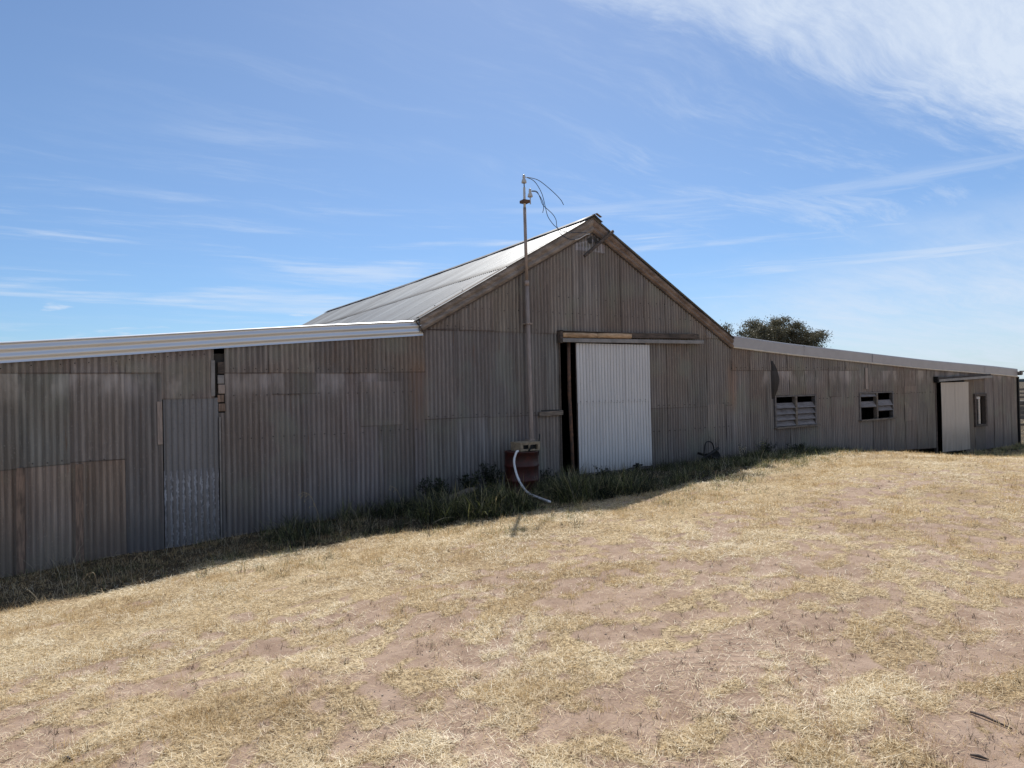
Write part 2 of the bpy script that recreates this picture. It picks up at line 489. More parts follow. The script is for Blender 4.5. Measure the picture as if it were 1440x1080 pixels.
def roof_material():
    m, t, b = material('roof_iron')
    pos = t.new('ShaderNodeNewGeometry').outputs['Position']
    rnd = t.new('ShaderNodeObjectInfo').outputs['Random']
    px, py, pz = t.sep(pos)
    st = t.noise(t.mapping(pos, (.9, 9, .9)), 1.0, 5, .6)
    fi = t.noise(pos, 18, 5, .65)
    c = t.mix(t.smooth(st, .3, .7), (.27, .28, .285), (.40, .41, .415))
    c = t.mix(t.lin(rnd, 0, 1, 0, .85), c, (.22, .22, .225))
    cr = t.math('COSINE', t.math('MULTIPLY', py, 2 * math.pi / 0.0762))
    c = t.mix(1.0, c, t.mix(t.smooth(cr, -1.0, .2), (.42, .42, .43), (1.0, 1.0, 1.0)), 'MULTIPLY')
    c = t.mix(t.math('MULTIPLY', t.smooth(t.noise(t.mapping(pos, (1.5, 12, 1.5), loc=(3, 3, 3)), 1.0, 5, .6), .6, .75), .5), c, (.25, .19, .15))
    t.put(b.inputs['Base Color'], c)
    t.put(b.inputs['Roughness'], t.lin(fi, .3, .7, .45, .62))
    rim = t.new('ShaderNodeAttribute', attribute_name='rim').outputs['Fac']
    t.put(b.inputs['Base Color'], t.mix(t.math('MULTIPLY', t.smooth(rim, .5, 1.0), .75), c, (.06, .05, .045)))
    b.inputs['Metallic'].default_value = .35
    return m

def wood_material(name, a, bcol, stretch=(1, 1, 1), scale=1.0):
    m, t, b = material(name)
    pos = t.new('ShaderNodeNewGeometry').outputs['Position']
    g = t.noise(t.mapping(pos, stretch), 1.0 * scale, 7, .65, .4)
    k = t.noise(pos, 3.0, 3, .5)
    c = t.mix(t.smooth(g, .32, .66), a, bcol)
    c = t.mix(t.math('MULTIPLY', t.smooth(k, .5, .7), .5), c, tuple(x * .55 for x in a))
    t.put(b.inputs['Base Color'], c)
    b.inputs['Roughness'].default_value = .85
    bn = t.new('ShaderNodeBump'); bn.inputs['Strength'].default_value = .7; bn.inputs['Distance'].default_value = .006
    t.put(bn.inputs['Height'], g); t.l.new(bn.outputs[0], b.inputs['Normal'])
    return m

def ground_material():
    m, t, b = material('dry_paddock')
    pos = t.new('ShaderNodeNewGeometry').outputs['Position']
    at = t.new('ShaderNodeAttribute', attribute_name='bare').outputs['Fac']
    n1 = t.noise(pos, 34, 6, .7)
    n2 = t.noise(pos, 6, 5, .6)
    n3 = t.noise(pos, 95, 4, .7)
    soil = t.mix(t.smooth(n2, .3, .7), (.255, .175, .128), (.355, .258, .196))
    soil = t.mix(t.math('MULTIPLY', t.smooth(n3, .58, .72), .5), soil, (.16, .11, .085))
    soil = t.mix(t.math('MULTIPLY', t.smooth(t.noise(pos, 150, 2, .5), .66, .74), .6), soil, (.46, .40, .33))
    # matted straw under the loose blades
    f = t.math('ADD', t.math('MULTIPLY', n1, .55), t.math('MULTIPLY', n3, .45))
    straw = t.mix(t.smooth(f, .40, .62), (.15, .10, .055), (.66, .52, .32))
    tone = t.noise(t.mapping(pos, (.7, 1.1, 1)), 1.0, 4, .6)
    straw = t.mix(t.math('MULTIPLY', t.smooth(tone, .42, .68), .6), straw, t.mix(t.smooth(f, .42, .66), (.15, .10, .06), (.46, .32, .175)))
    fac = t.math('ADD', at, t.math('MULTIPLY', t.math('SUBTRACT', n1, .5), 1.3))
    fac = t.smooth(fac, .36, .70)
    c = t.mix(fac, straw, soil)
    lit = t.new('ShaderNodeAttribute', attribute_name='shade_litter').outputs['Fac']
    c = t.mix(t.math('MULTIPLY', lit, .93), c, t.mix(t.smooth(f, .42, .66), (.028, .022, .014), (.085, .066, .042)))  # debris colour, also darkened to deepen the shade along the wall
    t.put(b.inputs['Base Color'], c)
    b.inputs['Roughness'].default_value = .95
    b.inputs['Specular IOR Level'].default_value = .15
    bn = t.new('ShaderNodeBump'); bn.inputs['Strength'].default_value = .8; bn.inputs['Distance'].default_value = .02
    h = t.math('ADD', t.math('MULTIPLY', t.math('MULTIPLY', f, 1.3), t.math('SUBTRACT', 1.0, fac)), t.math('MULTIPLY', t.math('ADD', t.math('MULTIPLY', n1, .5), t.math('MULTIPLY', n3, .25)), fac))
    dp = t.vmath('DOT_PRODUCT', pos, (.536, .844, 0)); dq = t.vmath('DOT_PRODUCT', pos, (.844, -.536, 0))
    C0 = (-5.35, -7.50)
    u0 = C0[0] * .536 + C0[1] * .844; v0 = C0[0] * .844 - C0[1] * .536
    du = t.math('MULTIPLY', t.math('SUBTRACT', dp, u0), 2.6); dv = t.math('MULTIPLY', t.math('SUBTRACT', dq, v0), 1.7)
    msk = t.smooth(t.math('ADD', t.math('MULTIPLY', du, du), t.math('MULTIPLY', dv, dv)), 1.0, .45)
    lug = t.smooth(t.math('SINE', t.math('ADD', t.math('MULTIPLY', dp, 2 * math.pi / .085), t.math('MULTIPLY', t.math('PINGPONG', dq, .11), 9.0))), -.1, .5)
    h = t.math('ADD', h, t.math('MULTIPLY', t.math('MULTIPLY', lug, msk), t.math('MULTIPLY', fac, .28)))
    t.put(bn.inputs['Height'], h)
    t.l.new(bn.outputs[0], b.inputs['Normal'])
    return m

def blade_material(name, ramp, trans=.35):
    m, t, b = material(name)
    at = t.new('ShaderNodeAttribute', attribute_name='tint').outputs['Fac']
    r = t.new('ShaderNodeValToRGB')
    r.color_ramp.interpolation = 'LINEAR'
    els = r.color_ramp.elements
    while len(els) > 1: els.remove(els[-1])
    els[0].position = ramp[0][0]; els[0].color = (*ramp[0][1], 1)
    for p_, c_ in ramp[1:]:
        e = els.new(p_); e.color = (*c_, 1)
    t.put(r.inputs[0], at)
    t.n.remove(b)
    df = t.new('ShaderNodeBsdfDiffuse'); tr = t.new('ShaderNodeBsdfTranslucent')
    t.l.new(r.outputs[0], df.inputs[0]); t.l.new(r.outputs[0], tr.inputs[0])
    gl = t.new('ShaderNodeBsdfGlossy'); gl.inputs['Roughness'].default_value = .45
    t.put(gl.inputs[0], (.5, .5, .5))
    mx = t.new('ShaderNodeMixShader'); mx.inputs[0].default_value = trans
    t.l.new(df.outputs[0], mx.inputs[1]); t.l.new(tr.outputs[0], mx.inputs[2])
    m2 = t.new('ShaderNodeMixShader'); m2.inputs[0].default_value = .06
    t.l.new(mx.outputs[0], m2.inputs[1]); t.l.new(gl.outputs[0], m2.inputs[2])
    out = next(x for x in t.n if x.type == 'OUTPUT_MATERIAL')
    t.l.new(m2.outputs[0], out.inputs[0])
    return m

M_IRON = iron_material()
M_ROOF = roof_material()
M_NEWZINC = simple('new_zincalume', (.66, .68, .72), .42, .75, .04, 1)
M_FLASH = simple('grey_flashing', (.37, .355, .37), .42, .35, .1, 3)
M_LIP = simple('cream_flashing_lip', (.62, .52, .40), .6, 0, .2, 6)
M_WHITE = painted_iron('white_painted_iron', (.67, .645, .64), (.57, .55, .55), .5, .05)
M_BEIGE = painted_iron('beige_painted_iron', (.60, .52, .44), (.53, .455, .385), .55, .05)
M_BLUE = painted_iron('blue_grey_iron', (.225, .215, .22), (.17, .165, .17), .5, .3)
M_BLUEW = painted_iron('blue_grey_iron_with_whitewash', (.215, .21, .22), (.165, .16, .17), .5, .3, (-1.95, -1.0, (.46, .46, .50)))
M_WOOD = wood_material('weathered_timber', (.10, .078, .062), (.24, .195, .155), (5, 40, 40))
M_WOODV = wood_material('weathered_timber_upright', (.12, .085, .065), (.30, .20, .145), (40, 40, 4))
M_LOG = wood_material('bare_log_timber', (.34, .20, .11), (.68, .47, .29), (6, 45, 45))
M_DARKWOOD = wood_material('dark_timber', (.045, .035, .030), (.12, .088, .07), (6, 30, 30))
M_BARGE = wood_material('rusty_barge_iron', (.12, .080, .060), (.26, .19, .15), (2.5, 8, 8))
M_BARGE2 = wood_material('grey_brown_barge_iron', (.17, .135, .11), (.32, .265, .225), (3, 9, 9))
M_RUST = simple('rusty_steel', (.20, .10, .06), .8, .3, .6, 14, .003, c2=(.08, .055, .045))
M_BLACK = simple('black_steel', (.012, .011, .011), .6, .4, .3, 14, .002)
M_PIPE = simple('galvanised_pipe', (.36, .285, .245), .6, .15, .3, 6, 0, (8, 8, 1))
M_PORC = simple('porcelain', (.50, .48, .45), .25, 0, .1, 30)
M_WIRE = simple('insulated_wire', (.03, .04, .055), .5, 0, .2, 20)
M_CONDUIT = simple('white_conduit', (.62, .60, .58), .5, 0, .15, 20)
M_HOSE = simple('white_hose_plastic', (.72, .71, .72), .4, 0, .10, 9)
M_DRUM = simple('dark_red_paint', (.070, .011, .006), .5, .1, .5, 9, .001, c2=(.035, .009, .006))
M_BOX = simple('cream_box_paint', (.36, .28, .19), .7, 0, .4, 16, .002)
M_INT = simple('shed_interior_dark', (.05, .045, .04), .95, 0, .3, 2)
M_TRACK = simple('galvanised_track', (.27, .25, .24), .5, .4, .3, 6)
M_GUT = simple('old_gutter', (.17, .15, .145), .6, .3, .4, 10)
M_GROUND = ground_material()
M_STRAW = blade_material('straw', [(0, (.15, .09, .045)), (.10, (.38, .255, .125)), (.34, (.60, .455, .255)), (.66, (.76, .63, .415)), (1, (.87, .78, .59))], .32)
M_GOLD = blade_material('dry_grass', [(0, (.10, .06, .03)), (.15, (.32, .20, .085)), (.55, (.58, .41, .20)), (1, (.76, .62, .38))], .4)
M_GREEN = blade_material('green_grass', [(0, (.009, .011, .006)), (.32, (.024, .032, .013)), (.62, (.125, .145, .050)), (.85, (.30, .29, .12)), (1, (.50, .42, .23))], .4)  # low tints near black, putting shade into the wall-foot grass colour
M_LEAF = blade_material('leaves', [(0, (.012, .015, .008)), (.5, (.03, .040, .018)), (1, (.13, .16, .07))], .25)
M_DEAD = blade_material('dead_stems', [(0, (.03, .02, .012)), (.5, (.10, .065, .04)), (1, (.30, .22, .13))], .15)
M_PALEDEAD = blade_material('bleached_stems', [(0, (.35, .28, .18)), (1, (.66, .58, .42))], .3)
M_GUM = blade_material('gum_leaves', [(0, (.05, .047, .028)), (.5, (.11, .10, .06)), (1, (.21, .19, .125))], .25)
M_BARK = simple('gum_bark', (.26, .20, .16), .9, 0, .5, 5, .01)
M_HILL = simple('distant_scrub', (.075, .095, .10), .95, 0, .3, .02)

# ----------------------------------------------------------------------------
# ground: one sheet, fine near the shed, out past the horizon
# ----------------------------------------------------------------------------
def axis(lo, hi, step, far, grow=1.22):
    a = list(np.arange(lo, hi + 1e-6, step))
    s = step; x = hi
    while x < far:
        s *= grow; x += s; a.append(x)
    s = step; x = lo
    while x > -far:
        s *= grow; x -= s; a.insert(0, x)
    return np.array(a)
gx_ = axis(-14, 20, .09, 3500); gy_ = axis(-11.5, 1.0, .09, 3500)
XX, YY = np.meshgrid(gx_, gy_)
farf = np.clip((np.hypot(XX, YY) - 60) / 500, 0, 1)
ZZ = gz(XX, YY) * (1 - farf) + (-3.2) * farf
nx, ny = len(gx_), len(gy_)
me = bpy.data.meshes.new('ground')
me.vertices.add(nx * ny)
me.vertices.foreach_set('co', np.stack([XX, YY, ZZ], -1).ravel())
ii = (np.arange(ny - 1)[:, None] * nx + np.arange(nx - 1)[None, :]).ravel()
quads = np.stack([ii, ii + 1, ii + nx + 1, ii + nx], -1)
me.loops.add(quads.size); me.loops.foreach_set('vertex_index', quads.ravel())
me.polygons.add(len(quads)); me.polygons.foreach_set('loop_start', np.arange(len(quads)) * 4)
me.polygons.foreach_set('loop_total', np.full(len(quads), 4))
me.polygons.foreach_set('use_smooth', np.ones(len(quads), bool))
at = me.attributes.new('bare', 'FLOAT', 'POINT')
at.data.foreach_set('value', bareness(XX, YY).ravel())
at2 = me.attributes.new('shade_litter', 'FLOAT', 'POINT')
at2.data.foreach_set('value', shade_litter(XX, YY).ravel())
me.update(); me.validate()
me.materials.append(M_GROUND)
ground = bpy.data.objects.new('ground', me); col.objects.link(ground)
tag(ground, kind='structure')

# distant scrub on the horizon
hv = []; hf = []
N = 90
for k in range(N + 1):
    a = math.radians(-60 + 240 * k / N)
    r = 1500
    h = 2.6 + 3.6 * float(fbm(k * .23, 3.3, 4)) + (1.2 if k % 3 == 0 else 0)
    cx, cy = r * math.cos(a), r * math.sin(a)
    hv += [(cx, cy, -6), (cx, cy, -3.2 + h), (cx * 1.15, cy * 1.15, -3.2 + h * .8), (cx * 1.15, cy * 1.15, -6)]
    if k:
        b0 = (k - 1) * 4; b1 = k * 4
        hf += [(b0, b1, b1 + 1, b0 + 1), (b0 + 1, b1 + 1, b1 + 2, b0 + 2), (b0 + 2, b1 + 2, b1 + 3, b0 + 3)]
hills = mesh_obj('hills', hv, hf, M_HILL, smooth=True)
tag(hills, kind='structure')

# ----------------------------------------------------------------------------
# the shed
# ----------------------------------------------------------------------------
P = 0.0762; A = 0.0088; COVER = P * 8
shed = empty('shearing_shed', (0.15, 0, -1.75))
tag(shed, 'long weathered corrugated iron shed with central gable and low lean-to wings', 'shed')

def corr(s):
    return -A * math.cos(2 * math.pi * s / P)

def interp(pts):
    xs = [a for a, b in pts]; ys = [b for a, b in pts]
    return lambda s: float(np.interp(s, xs, ys))
lbot = interp([(-13, .15), (-9.3, .471), (-8.1, .573), (-5.7, .79), (-3.6, .955)])       # lower edge of the barge, left wing
ltop = lambda s: lbot(s) + .238
rbot = interp([(3.9, .882), (5.81, .745), (8.78, .578), (12.4, .378), (16.84, .195), (18.4, .11)])
rtop = lambda s: rbot(s) + .270
gbot = lambda s: 3.08 - .553 * abs(s)
gtop = lambda s: 3.355 - .565 * abs(s) + (-.05 if s > 0 else 0) * math.sin(min(1, abs(s) / 3.98) * math.pi)
ground_at = lambda s: float(gz(s, 0.0, False))

sheet_no = 0
def sheet(name, s0, s1, zb, zt, mat=None, yo=0.0, tint=(1, 1, 1), rows=6, parent=None, lean=None, gap=0.0, seg=8):
    """one sheet of corrugated iron on the front wall, buckled a little like old iron"""
    global sheet_no
    sheet_no += 1
    r = random.Random(sheet_no * 13 + 5)
    n = max(4, int(round((s1 - s0) / P * seg)))
    zb_ = zb if callable(zb) else (lambda s: zb)
    zt_ = zt if callable(zt) else (lambda s: zt)
    ln = r.uniform(-.004, .004) if lean is None else lean
    t0, t1 = r.uniform(-.003, .003), r.uniform(-.003, .003)
    ph = r.uniform(0, 6)
    curlL, curlR = r.uniform(0, .007), r.uniform(0, .009)
    drop = r.uniform(-.008, .008)
    vs = []; fs = []; rim = []
    hm = max(.05, zt_(s0) - zb_(s0))
    vv = [0, .007 / hm, .020 / hm] + [k / rows for k in range(1, rows + 1)]
    vv = sorted(set(x for x in vv if x <= 1)); us = [0.0, .007 / (s1 - s0)] + [k / n for k in range(1, n + 1)]
    rows = len(vv) - 1; nc = len(us) - 1
    for v in vv:
        for u in us:
            s = s0 + (s1 - s0) * u
            z = zb_(s) + (zt_(s) - zb_(s)) * v + drop * (1 - v)
            y = yo + corr(s) + t0 * (1 - v) + t1 * v
            y += .0045 * math.sin(ph + s * 3.1 + v * 4.0) * math.sin(v * math.pi) + .003 * math.sin(ph * 2 + v * 9 + s)
            y -= curlL * max(0, 1 - u * n / 5) ** 2 + curlR * max(0, 1 - (1 - u) * n / 5) ** 2
            vs.append((s + ln * v, y, z))
            rim.append(1.0 if (v < .008 / hm or u < .004) else 0.0)
    for j in range(rows):
        for i in range(nc):
            a = j * (nc + 1) + i
            fs.append((a, a + 1, a + nc + 2, a + nc + 1))
    o = mesh_obj(name, vs, fs, mat or M_IRON, parent or shed, True)
    o.data.attributes.new('rim', 'FLOAT', 'POINT').data.foreach_set('value', rim)
    k = r.uniform(.86, 1.12)
    o.color = (tint[0] * k, tint[1] * k * r.uniform(.985, 1.01), tint[2] * k * r.uniform(.96, 1.03), 1)
    return o

def run(name, s0, s1, zb, zt, tint=(1, 1, 1), yo=0.0, cover=COVER, rows=6, first=0):
    """a run of sheets, each lapping one corrugation over the next"""
    s = s0; k = first
    while s < s1 - .02:
        e = min(s + cover, s1)
        if s1 - e < .16: e = s1
        over = P * .9 if e < s1 else 0
        sheet(name, s, e + over, zb, zt, yo=yo - .0028 * (k % 2) - .0012 * (k % 3), tint=tint, rows=rows, seg=8 if s < 9 else 6)
        s = e; k += 1

BR = (1.28, 1.12, .98); GRY = (.88, .90, .93); DK = (.80, .80, .80); LT = (1.15, 1.1, 1.07)
below = lambda s: ground_at(s) - .10
# left wing
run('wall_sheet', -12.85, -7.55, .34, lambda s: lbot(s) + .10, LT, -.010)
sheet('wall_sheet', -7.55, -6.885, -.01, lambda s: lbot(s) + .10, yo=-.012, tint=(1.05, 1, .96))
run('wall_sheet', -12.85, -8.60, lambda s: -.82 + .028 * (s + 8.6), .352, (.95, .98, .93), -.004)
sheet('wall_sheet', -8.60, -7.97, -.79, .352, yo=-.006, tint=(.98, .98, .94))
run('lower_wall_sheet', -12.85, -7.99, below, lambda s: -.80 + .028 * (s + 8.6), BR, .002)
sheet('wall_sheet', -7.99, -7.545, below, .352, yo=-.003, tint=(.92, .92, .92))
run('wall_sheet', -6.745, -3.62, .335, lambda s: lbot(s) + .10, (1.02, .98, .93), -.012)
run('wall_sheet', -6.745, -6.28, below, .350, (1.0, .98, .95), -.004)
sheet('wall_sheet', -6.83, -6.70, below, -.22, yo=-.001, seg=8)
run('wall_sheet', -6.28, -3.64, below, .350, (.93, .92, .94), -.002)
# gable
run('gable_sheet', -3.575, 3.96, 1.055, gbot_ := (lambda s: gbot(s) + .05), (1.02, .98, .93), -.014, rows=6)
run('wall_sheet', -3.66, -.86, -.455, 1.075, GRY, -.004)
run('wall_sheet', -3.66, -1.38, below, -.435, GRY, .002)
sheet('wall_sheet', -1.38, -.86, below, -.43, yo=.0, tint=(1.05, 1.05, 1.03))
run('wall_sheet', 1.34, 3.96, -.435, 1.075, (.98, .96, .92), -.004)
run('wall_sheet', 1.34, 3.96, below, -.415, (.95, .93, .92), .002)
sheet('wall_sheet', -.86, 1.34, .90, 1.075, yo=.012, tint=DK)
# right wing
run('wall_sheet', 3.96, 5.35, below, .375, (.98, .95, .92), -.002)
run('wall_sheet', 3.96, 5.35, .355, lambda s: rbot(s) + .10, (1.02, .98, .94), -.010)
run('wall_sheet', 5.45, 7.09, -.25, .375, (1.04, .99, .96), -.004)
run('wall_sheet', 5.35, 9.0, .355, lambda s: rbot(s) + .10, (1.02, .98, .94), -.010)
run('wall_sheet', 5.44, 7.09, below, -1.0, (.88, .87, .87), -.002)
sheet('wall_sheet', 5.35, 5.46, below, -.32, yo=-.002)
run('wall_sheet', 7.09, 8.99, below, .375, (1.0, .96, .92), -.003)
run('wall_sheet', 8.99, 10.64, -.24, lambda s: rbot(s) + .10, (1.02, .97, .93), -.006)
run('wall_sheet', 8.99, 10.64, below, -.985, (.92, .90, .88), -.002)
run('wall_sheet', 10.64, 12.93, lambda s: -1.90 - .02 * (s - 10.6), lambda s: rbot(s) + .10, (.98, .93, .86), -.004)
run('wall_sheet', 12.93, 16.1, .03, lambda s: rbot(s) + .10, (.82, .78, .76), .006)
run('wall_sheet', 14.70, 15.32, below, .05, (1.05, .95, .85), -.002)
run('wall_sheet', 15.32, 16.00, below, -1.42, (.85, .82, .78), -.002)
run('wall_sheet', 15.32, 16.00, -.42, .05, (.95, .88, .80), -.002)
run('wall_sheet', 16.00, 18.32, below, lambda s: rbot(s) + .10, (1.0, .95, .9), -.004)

# odd repairs: short sheets nailed over older iron
sheet('patch_sheet', -6.1, -5.45, .02, .42, yo=-.012, tint=(.93, .91, .90), rows=2)
sheet('patch_sheet', -4.75, -4.05, -.52, .20, yo=-.014, tint=(.95, .93, .90), rows=3)
sheet('patch_sheet', -10.9, -10.3, -.35, .30, yo=-.016, tint=(.9, .9, .9), rows=2)
sheet('patch_sheet', 3.15, 3.72, -1.95, -.39, yo=-.010, tint=(1.03, .97, .91), rows=4)
sheet('patch_sheet', 7.62, 8.20, -.32, .45, yo=-.014, tint=(.86, .83, .80), rows=3)
sheet('patch_sheet', 11.2, 11.85, -1.1, -.1, yo=-.014, tint=(1.1, 1.0, .92), rows=3)
# rear, ends and the inside shell
DEPTH = 16.56
sh = MB(); sh.add([(-12.85, DEPTH, -2.6), (18.3, DEPTH, -2.6), (18.3, DEPTH, .34), (4, DEPTH, 1.10), (0, DEPTH, 3.3), (-3.7, DEPTH, 1.17), (-12.85, DEPTH, .36)], [(6, 5, 4, 3, 2, 1, 0)])
sh.build('rear_wall', M_INT, shed)
MB().box(18.30, 18.33, .02, DEPTH, -2.6, .27).build('end_wall', M_IRON, shed)
MB().box(-12.9, -12.87, .02, DEPTH, -2.8, .2).build('end_wall', M_IRON, shed)

# main roof: sheets run down the slope, laid side by side along the ridge
def roof_sheet(y0, y1, u0, u1, side_, lift, name='roof_sheet'):
    nn = max(3, int(round((y1 - y0) / P * (6 if y0 < 6 else 4))))
    S = 4.02 * side_ if side_ > 0 else -3.86
    r = random.Random(int(y0 * 100) + int(u0 * 7)); q = r.uniform(-.006, .006)
    zt, zb = 3.34, 3.34 - .565 * abs(S)
    nrm = Vector((.565 * (1 if side_ > 0 else -1), 0, 1)).normalized()
    vs = []; fs = []; R = 3
    for j in range(R + 1):
        u = u0 + (u1 - u0) * j / R
        for i in range(nn + 1):
            y = y0 + (y1 - y0) * i / nn
            sag = -.05 * math.sin(math.pi * min(1, max(0, y / DEPTH))) * (1 - u)
            h = lift + A * math.cos(2 * math.pi * y / P) + q * u
            vs.append((S * u + nrm.x * h, y, zt + (zb - zt) * u + sag + nrm.z * h))
    for j in range(R):
        for i in range(nn):
            a = j * (nn + 1) + i
            fs.append((a, a + 1, a + nn + 2, a + nn + 1))
    o = mesh_obj(name, vs, fs, M_ROOF, shed, True)
    o.data.attributes.new('rim', 'FLOAT', 'POINT').data.foreach_set('value', [1.0 if (i == 0 or j == R) else 0.0 for j in range(R + 1) for i in range(nn + 1)])
    return o
y = -.10; k = 0
while y < DEPTH - .1:
    e = min(y + COVER, DEPTH)
    roof_sheet(y, e + P * .8, .49, 1.0, -1, .010 + .004 * (k % 2))
    roof_sheet(y, e + P * .8, 0.0, .52, -1, .020 + .004 * (k % 2))
    y = e; k += 1
roof_sheet(-.10, DEPTH, 0, 1, 1, .012, 'right_roof_slope')
# ridge capping, its left wing lifted so that a dark gap shows below
rc = MB(); prof = [(-.20, -.095), (-.12, -.055), (-.04, -.008), (0, .02), (.04, -.008), (.12, -.06), (.20, -.11)]
seg_y = np.linspace(-.12, DEPTH + .05, 28)
vs = []; fs = []
for q, yy in enumerate(seg_y):
    sag = -.05 * math.sin(math.pi * min(1, max(0, yy / DEPTH)))
    wob = (fbm(yy * .8, 1.0, 3) - .5) * .05
    for (sx, sz) in prof:
        vs.append((sx, yy, 3.352 + .028 + sag + sz + float(wob) * (1 if sx < 0 else .3)))
n_ = len(prof)
for q in range(len(seg_y) - 1):
    for i in range(n_ - 1):
        a = q * n_ + i
        fs.append((a, a + 1, a + n_ + 1, a + n_))
o = mesh_obj('ridge_capping', vs, fs, simple('dark_ridge_iron', (.14, .13, .13), .6, .3, .4, 4), shed, True)
sm = o.modifiers.new('thick', 'SOLIDIFY'); sm.thickness = .006
# small upturned wings of iron at the very peak
MB().beam((-.07, -.15, 3.375), (.01, -.15, 3.405), .06, .008).beam((.01, -.15, 3.405), (.13, -.15, 3.345), .06, .008).build('ridge_end_flashing', M_BARGE, shed)

# wing roofs (slabs of iron behind the barges)
def wing_roof(s0, s1, zf):
    vs = []; fs = []
    ys = [-.02, DEPTH]; ss = np.linspace(s0, s1, 12)
    for s in ss:
        for yy in ys:
            vs += [(s, yy, zf(s)), (s, yy, zf(s) - .06)]
    for i in range(len(ss) - 1):
        a = i * 4; b = a + 4
        fs += [(a, b, b + 2, a + 2), (a + 1, a + 3, b + 3, b + 1), (a, a + 1, b + 1, b), (a + 2, b + 2, b + 3, a + 3)]
    fs += [(0, 2, 3, 1), (len(vs) - 4, len(vs) - 3, len(vs) - 1, len(vs) - 2)]
    return mesh_obj('wing_roof', vs, fs, M_ROOF, shed)
wing_roof(-12.9, -3.70, lambda s: ltop(s) - .035)
wing_roof(4.0, 18.36, lambda s: rtop(s) - .03)

# barges: left wing = new corrugated iron laid lengthwise and rolled over the roof edge
def strip(name, prof_fn, stations, mat, parent=shed, smooth=True):
    vs = []; fs = []; m_ = None
    for s in stations:
        pr = prof_fn(s); m_ = len(pr); vs += pr
    for q in range(len(stations) - 1):
        for i in range(m_ - 1):
            a = q * m_ + i
            fs.append((a, a + m_, a + m_ + 1, a + 1))
    return mesh_obj(name, vs, fs, mat, parent, smooth)
def left_barge(s):
    out = []
    for k in range(29):
        v = k / 28
        out.append((s, -.040 - .0075 * math.cos(2 * math.pi * v * 2.5 + 1.2) - .006 * v, lbot(s) + v * .236))
    for k in range(1, 8):
        a = k / 7 * math.pi * .5
        out.append((s, -.056 + .05 * (1 - math.cos(a)) , lbot(s) + .236 + .026 * math.sin(a)))
    out.append((s, .12, lbot(s) + .240))
    return out
strip('barge_capping', left_barge, list(np.linspace(-12.9, -8.9, 5)), M_NEWZINC)
strip('barge_capping', left_barge, list(np.linspace(-8.9, -6.2, 4)), M_NEWZINC)
strip('barge_capping', left_barge, list(np.linspace(-6.2, -3.66, 4)), M_NEWZINC)
# right wing = flat folded flashing with a cream lip
def right_barge(s):
    return [(s, -.030, rbot(s) + .028), (s, -.042, rbot(s) + .25), (s, -.036, rtop(s)), (s, -.02, rtop(s) + .008), (s, .16, rtop(s) - .008)]
for a_, b_ in ((4.0, 6.6), (6.6, 9.6), (9.6, 12.9), (12.9, 16.0), (16.0, 18.36)):
    strip('barge_flashing', right_barge, list(np.linspace(a_, b_ + (.03 if b_ < 18 else 0), 5)), M_FLASH, smooth=False)
def right_lip(s):
    return [(s, -.010, rbot(s) - .006), (s, -.058, rbot(s) - .004), (s, -.050, rbot(s) + .03), (s, -.028, rbot(s) + .032)]
strip('flashing_lip', right_lip, list(np.linspace(4.0, 18.36, 14)), M_LIP, smooth=False)

# gable barges: ribbed old iron, with the timber edge behind
def gable_barge(side_):
    def f(u):
        s = side_ * u
        zt, zb = gtop(s), gbot(s) - .015
        kx = .03 * math.sin(u * 2.1 + side_)
        out = []
        n = 18
        for k in range(n + 1):
            v = k / n
            bump_ = .034 * math.sin(math.pi * min(1, v / .42)) if v < .42 else (.036 * math.sin(math.pi * (v - .42) / .58))
            out.append((s, -.045 - bump_ + .01 * kx, zb + (zt - zb) * v))
        out.append((s, -.02, zt + .018)); out.append((s, .14, zt + .004))
        return out
    return f
mb = strip('gable_barge', gable_barge(-1), list(np.linspace(.0, 1.78, 5)), M_BARGE2)
mb = strip('gable_barge', gable_barge(-1), list(np.linspace(1.75, 3.73, 5)), M_BARGE2)
mb = strip('gable_barge', gable_barge(1), list(np.linspace(.0, 1.9, 5)), M_BARGE)
mb = strip('gable_barge', gable_barge(1), list(np.linspace(1.87, 3.99, 5)), M_BARGE)
for sg, e in ((-1, 3.7), (1, 3.97)):
    MB().beam((0, -.03, gbot(0) - .01), (sg * e, -.03, gbot(e) - .01), .035, .05, segs=10, jit=.003).build('barge_board', M_DARKWOOD, shed)
# iron folded over the gap at the left end of the gable
MB().add([(-3.80, -.08, 1.20), (-3.66, -.09, .99), (-3.66, -.03, .99), (-3.80, .1, 1.20)], [(0, 1, 2, 3)]).build('eave_flashing', M_DARKWOOD, shed)

# gap under the peak: dark holes and a paler patch sheet
sheet('patch_sheet', -.42, .30, 2.66, lambda s: 2.93 - .3 * abs(s), yo=-.022, tint=(1.75, 1.8, 2.0), rows=3)
MB().add([(-.12, -.036, 2.93), (-.01, -.036, 2.99), (-.02, -.036, 2.84), (-.1, -.036, 2.84)], [(0, 3, 2, 1)]).build('vent_hole', M_INT, shed)
MB().add([(.04, -.037, 3.0), (.14, -.037, 2.9), (.13, -.037, 2.78), (.05, -.037, 2.86)], [(0, 3, 2, 1)]).build('vent_hole', M_INT, shed)
MB().beam((-.36, -.22, 2.53), (.47, -.10, 3.12), .05, .055, segs=5, jit=.003).build('gable_brace', M_DARKWOOD, shed, bevel=.006)

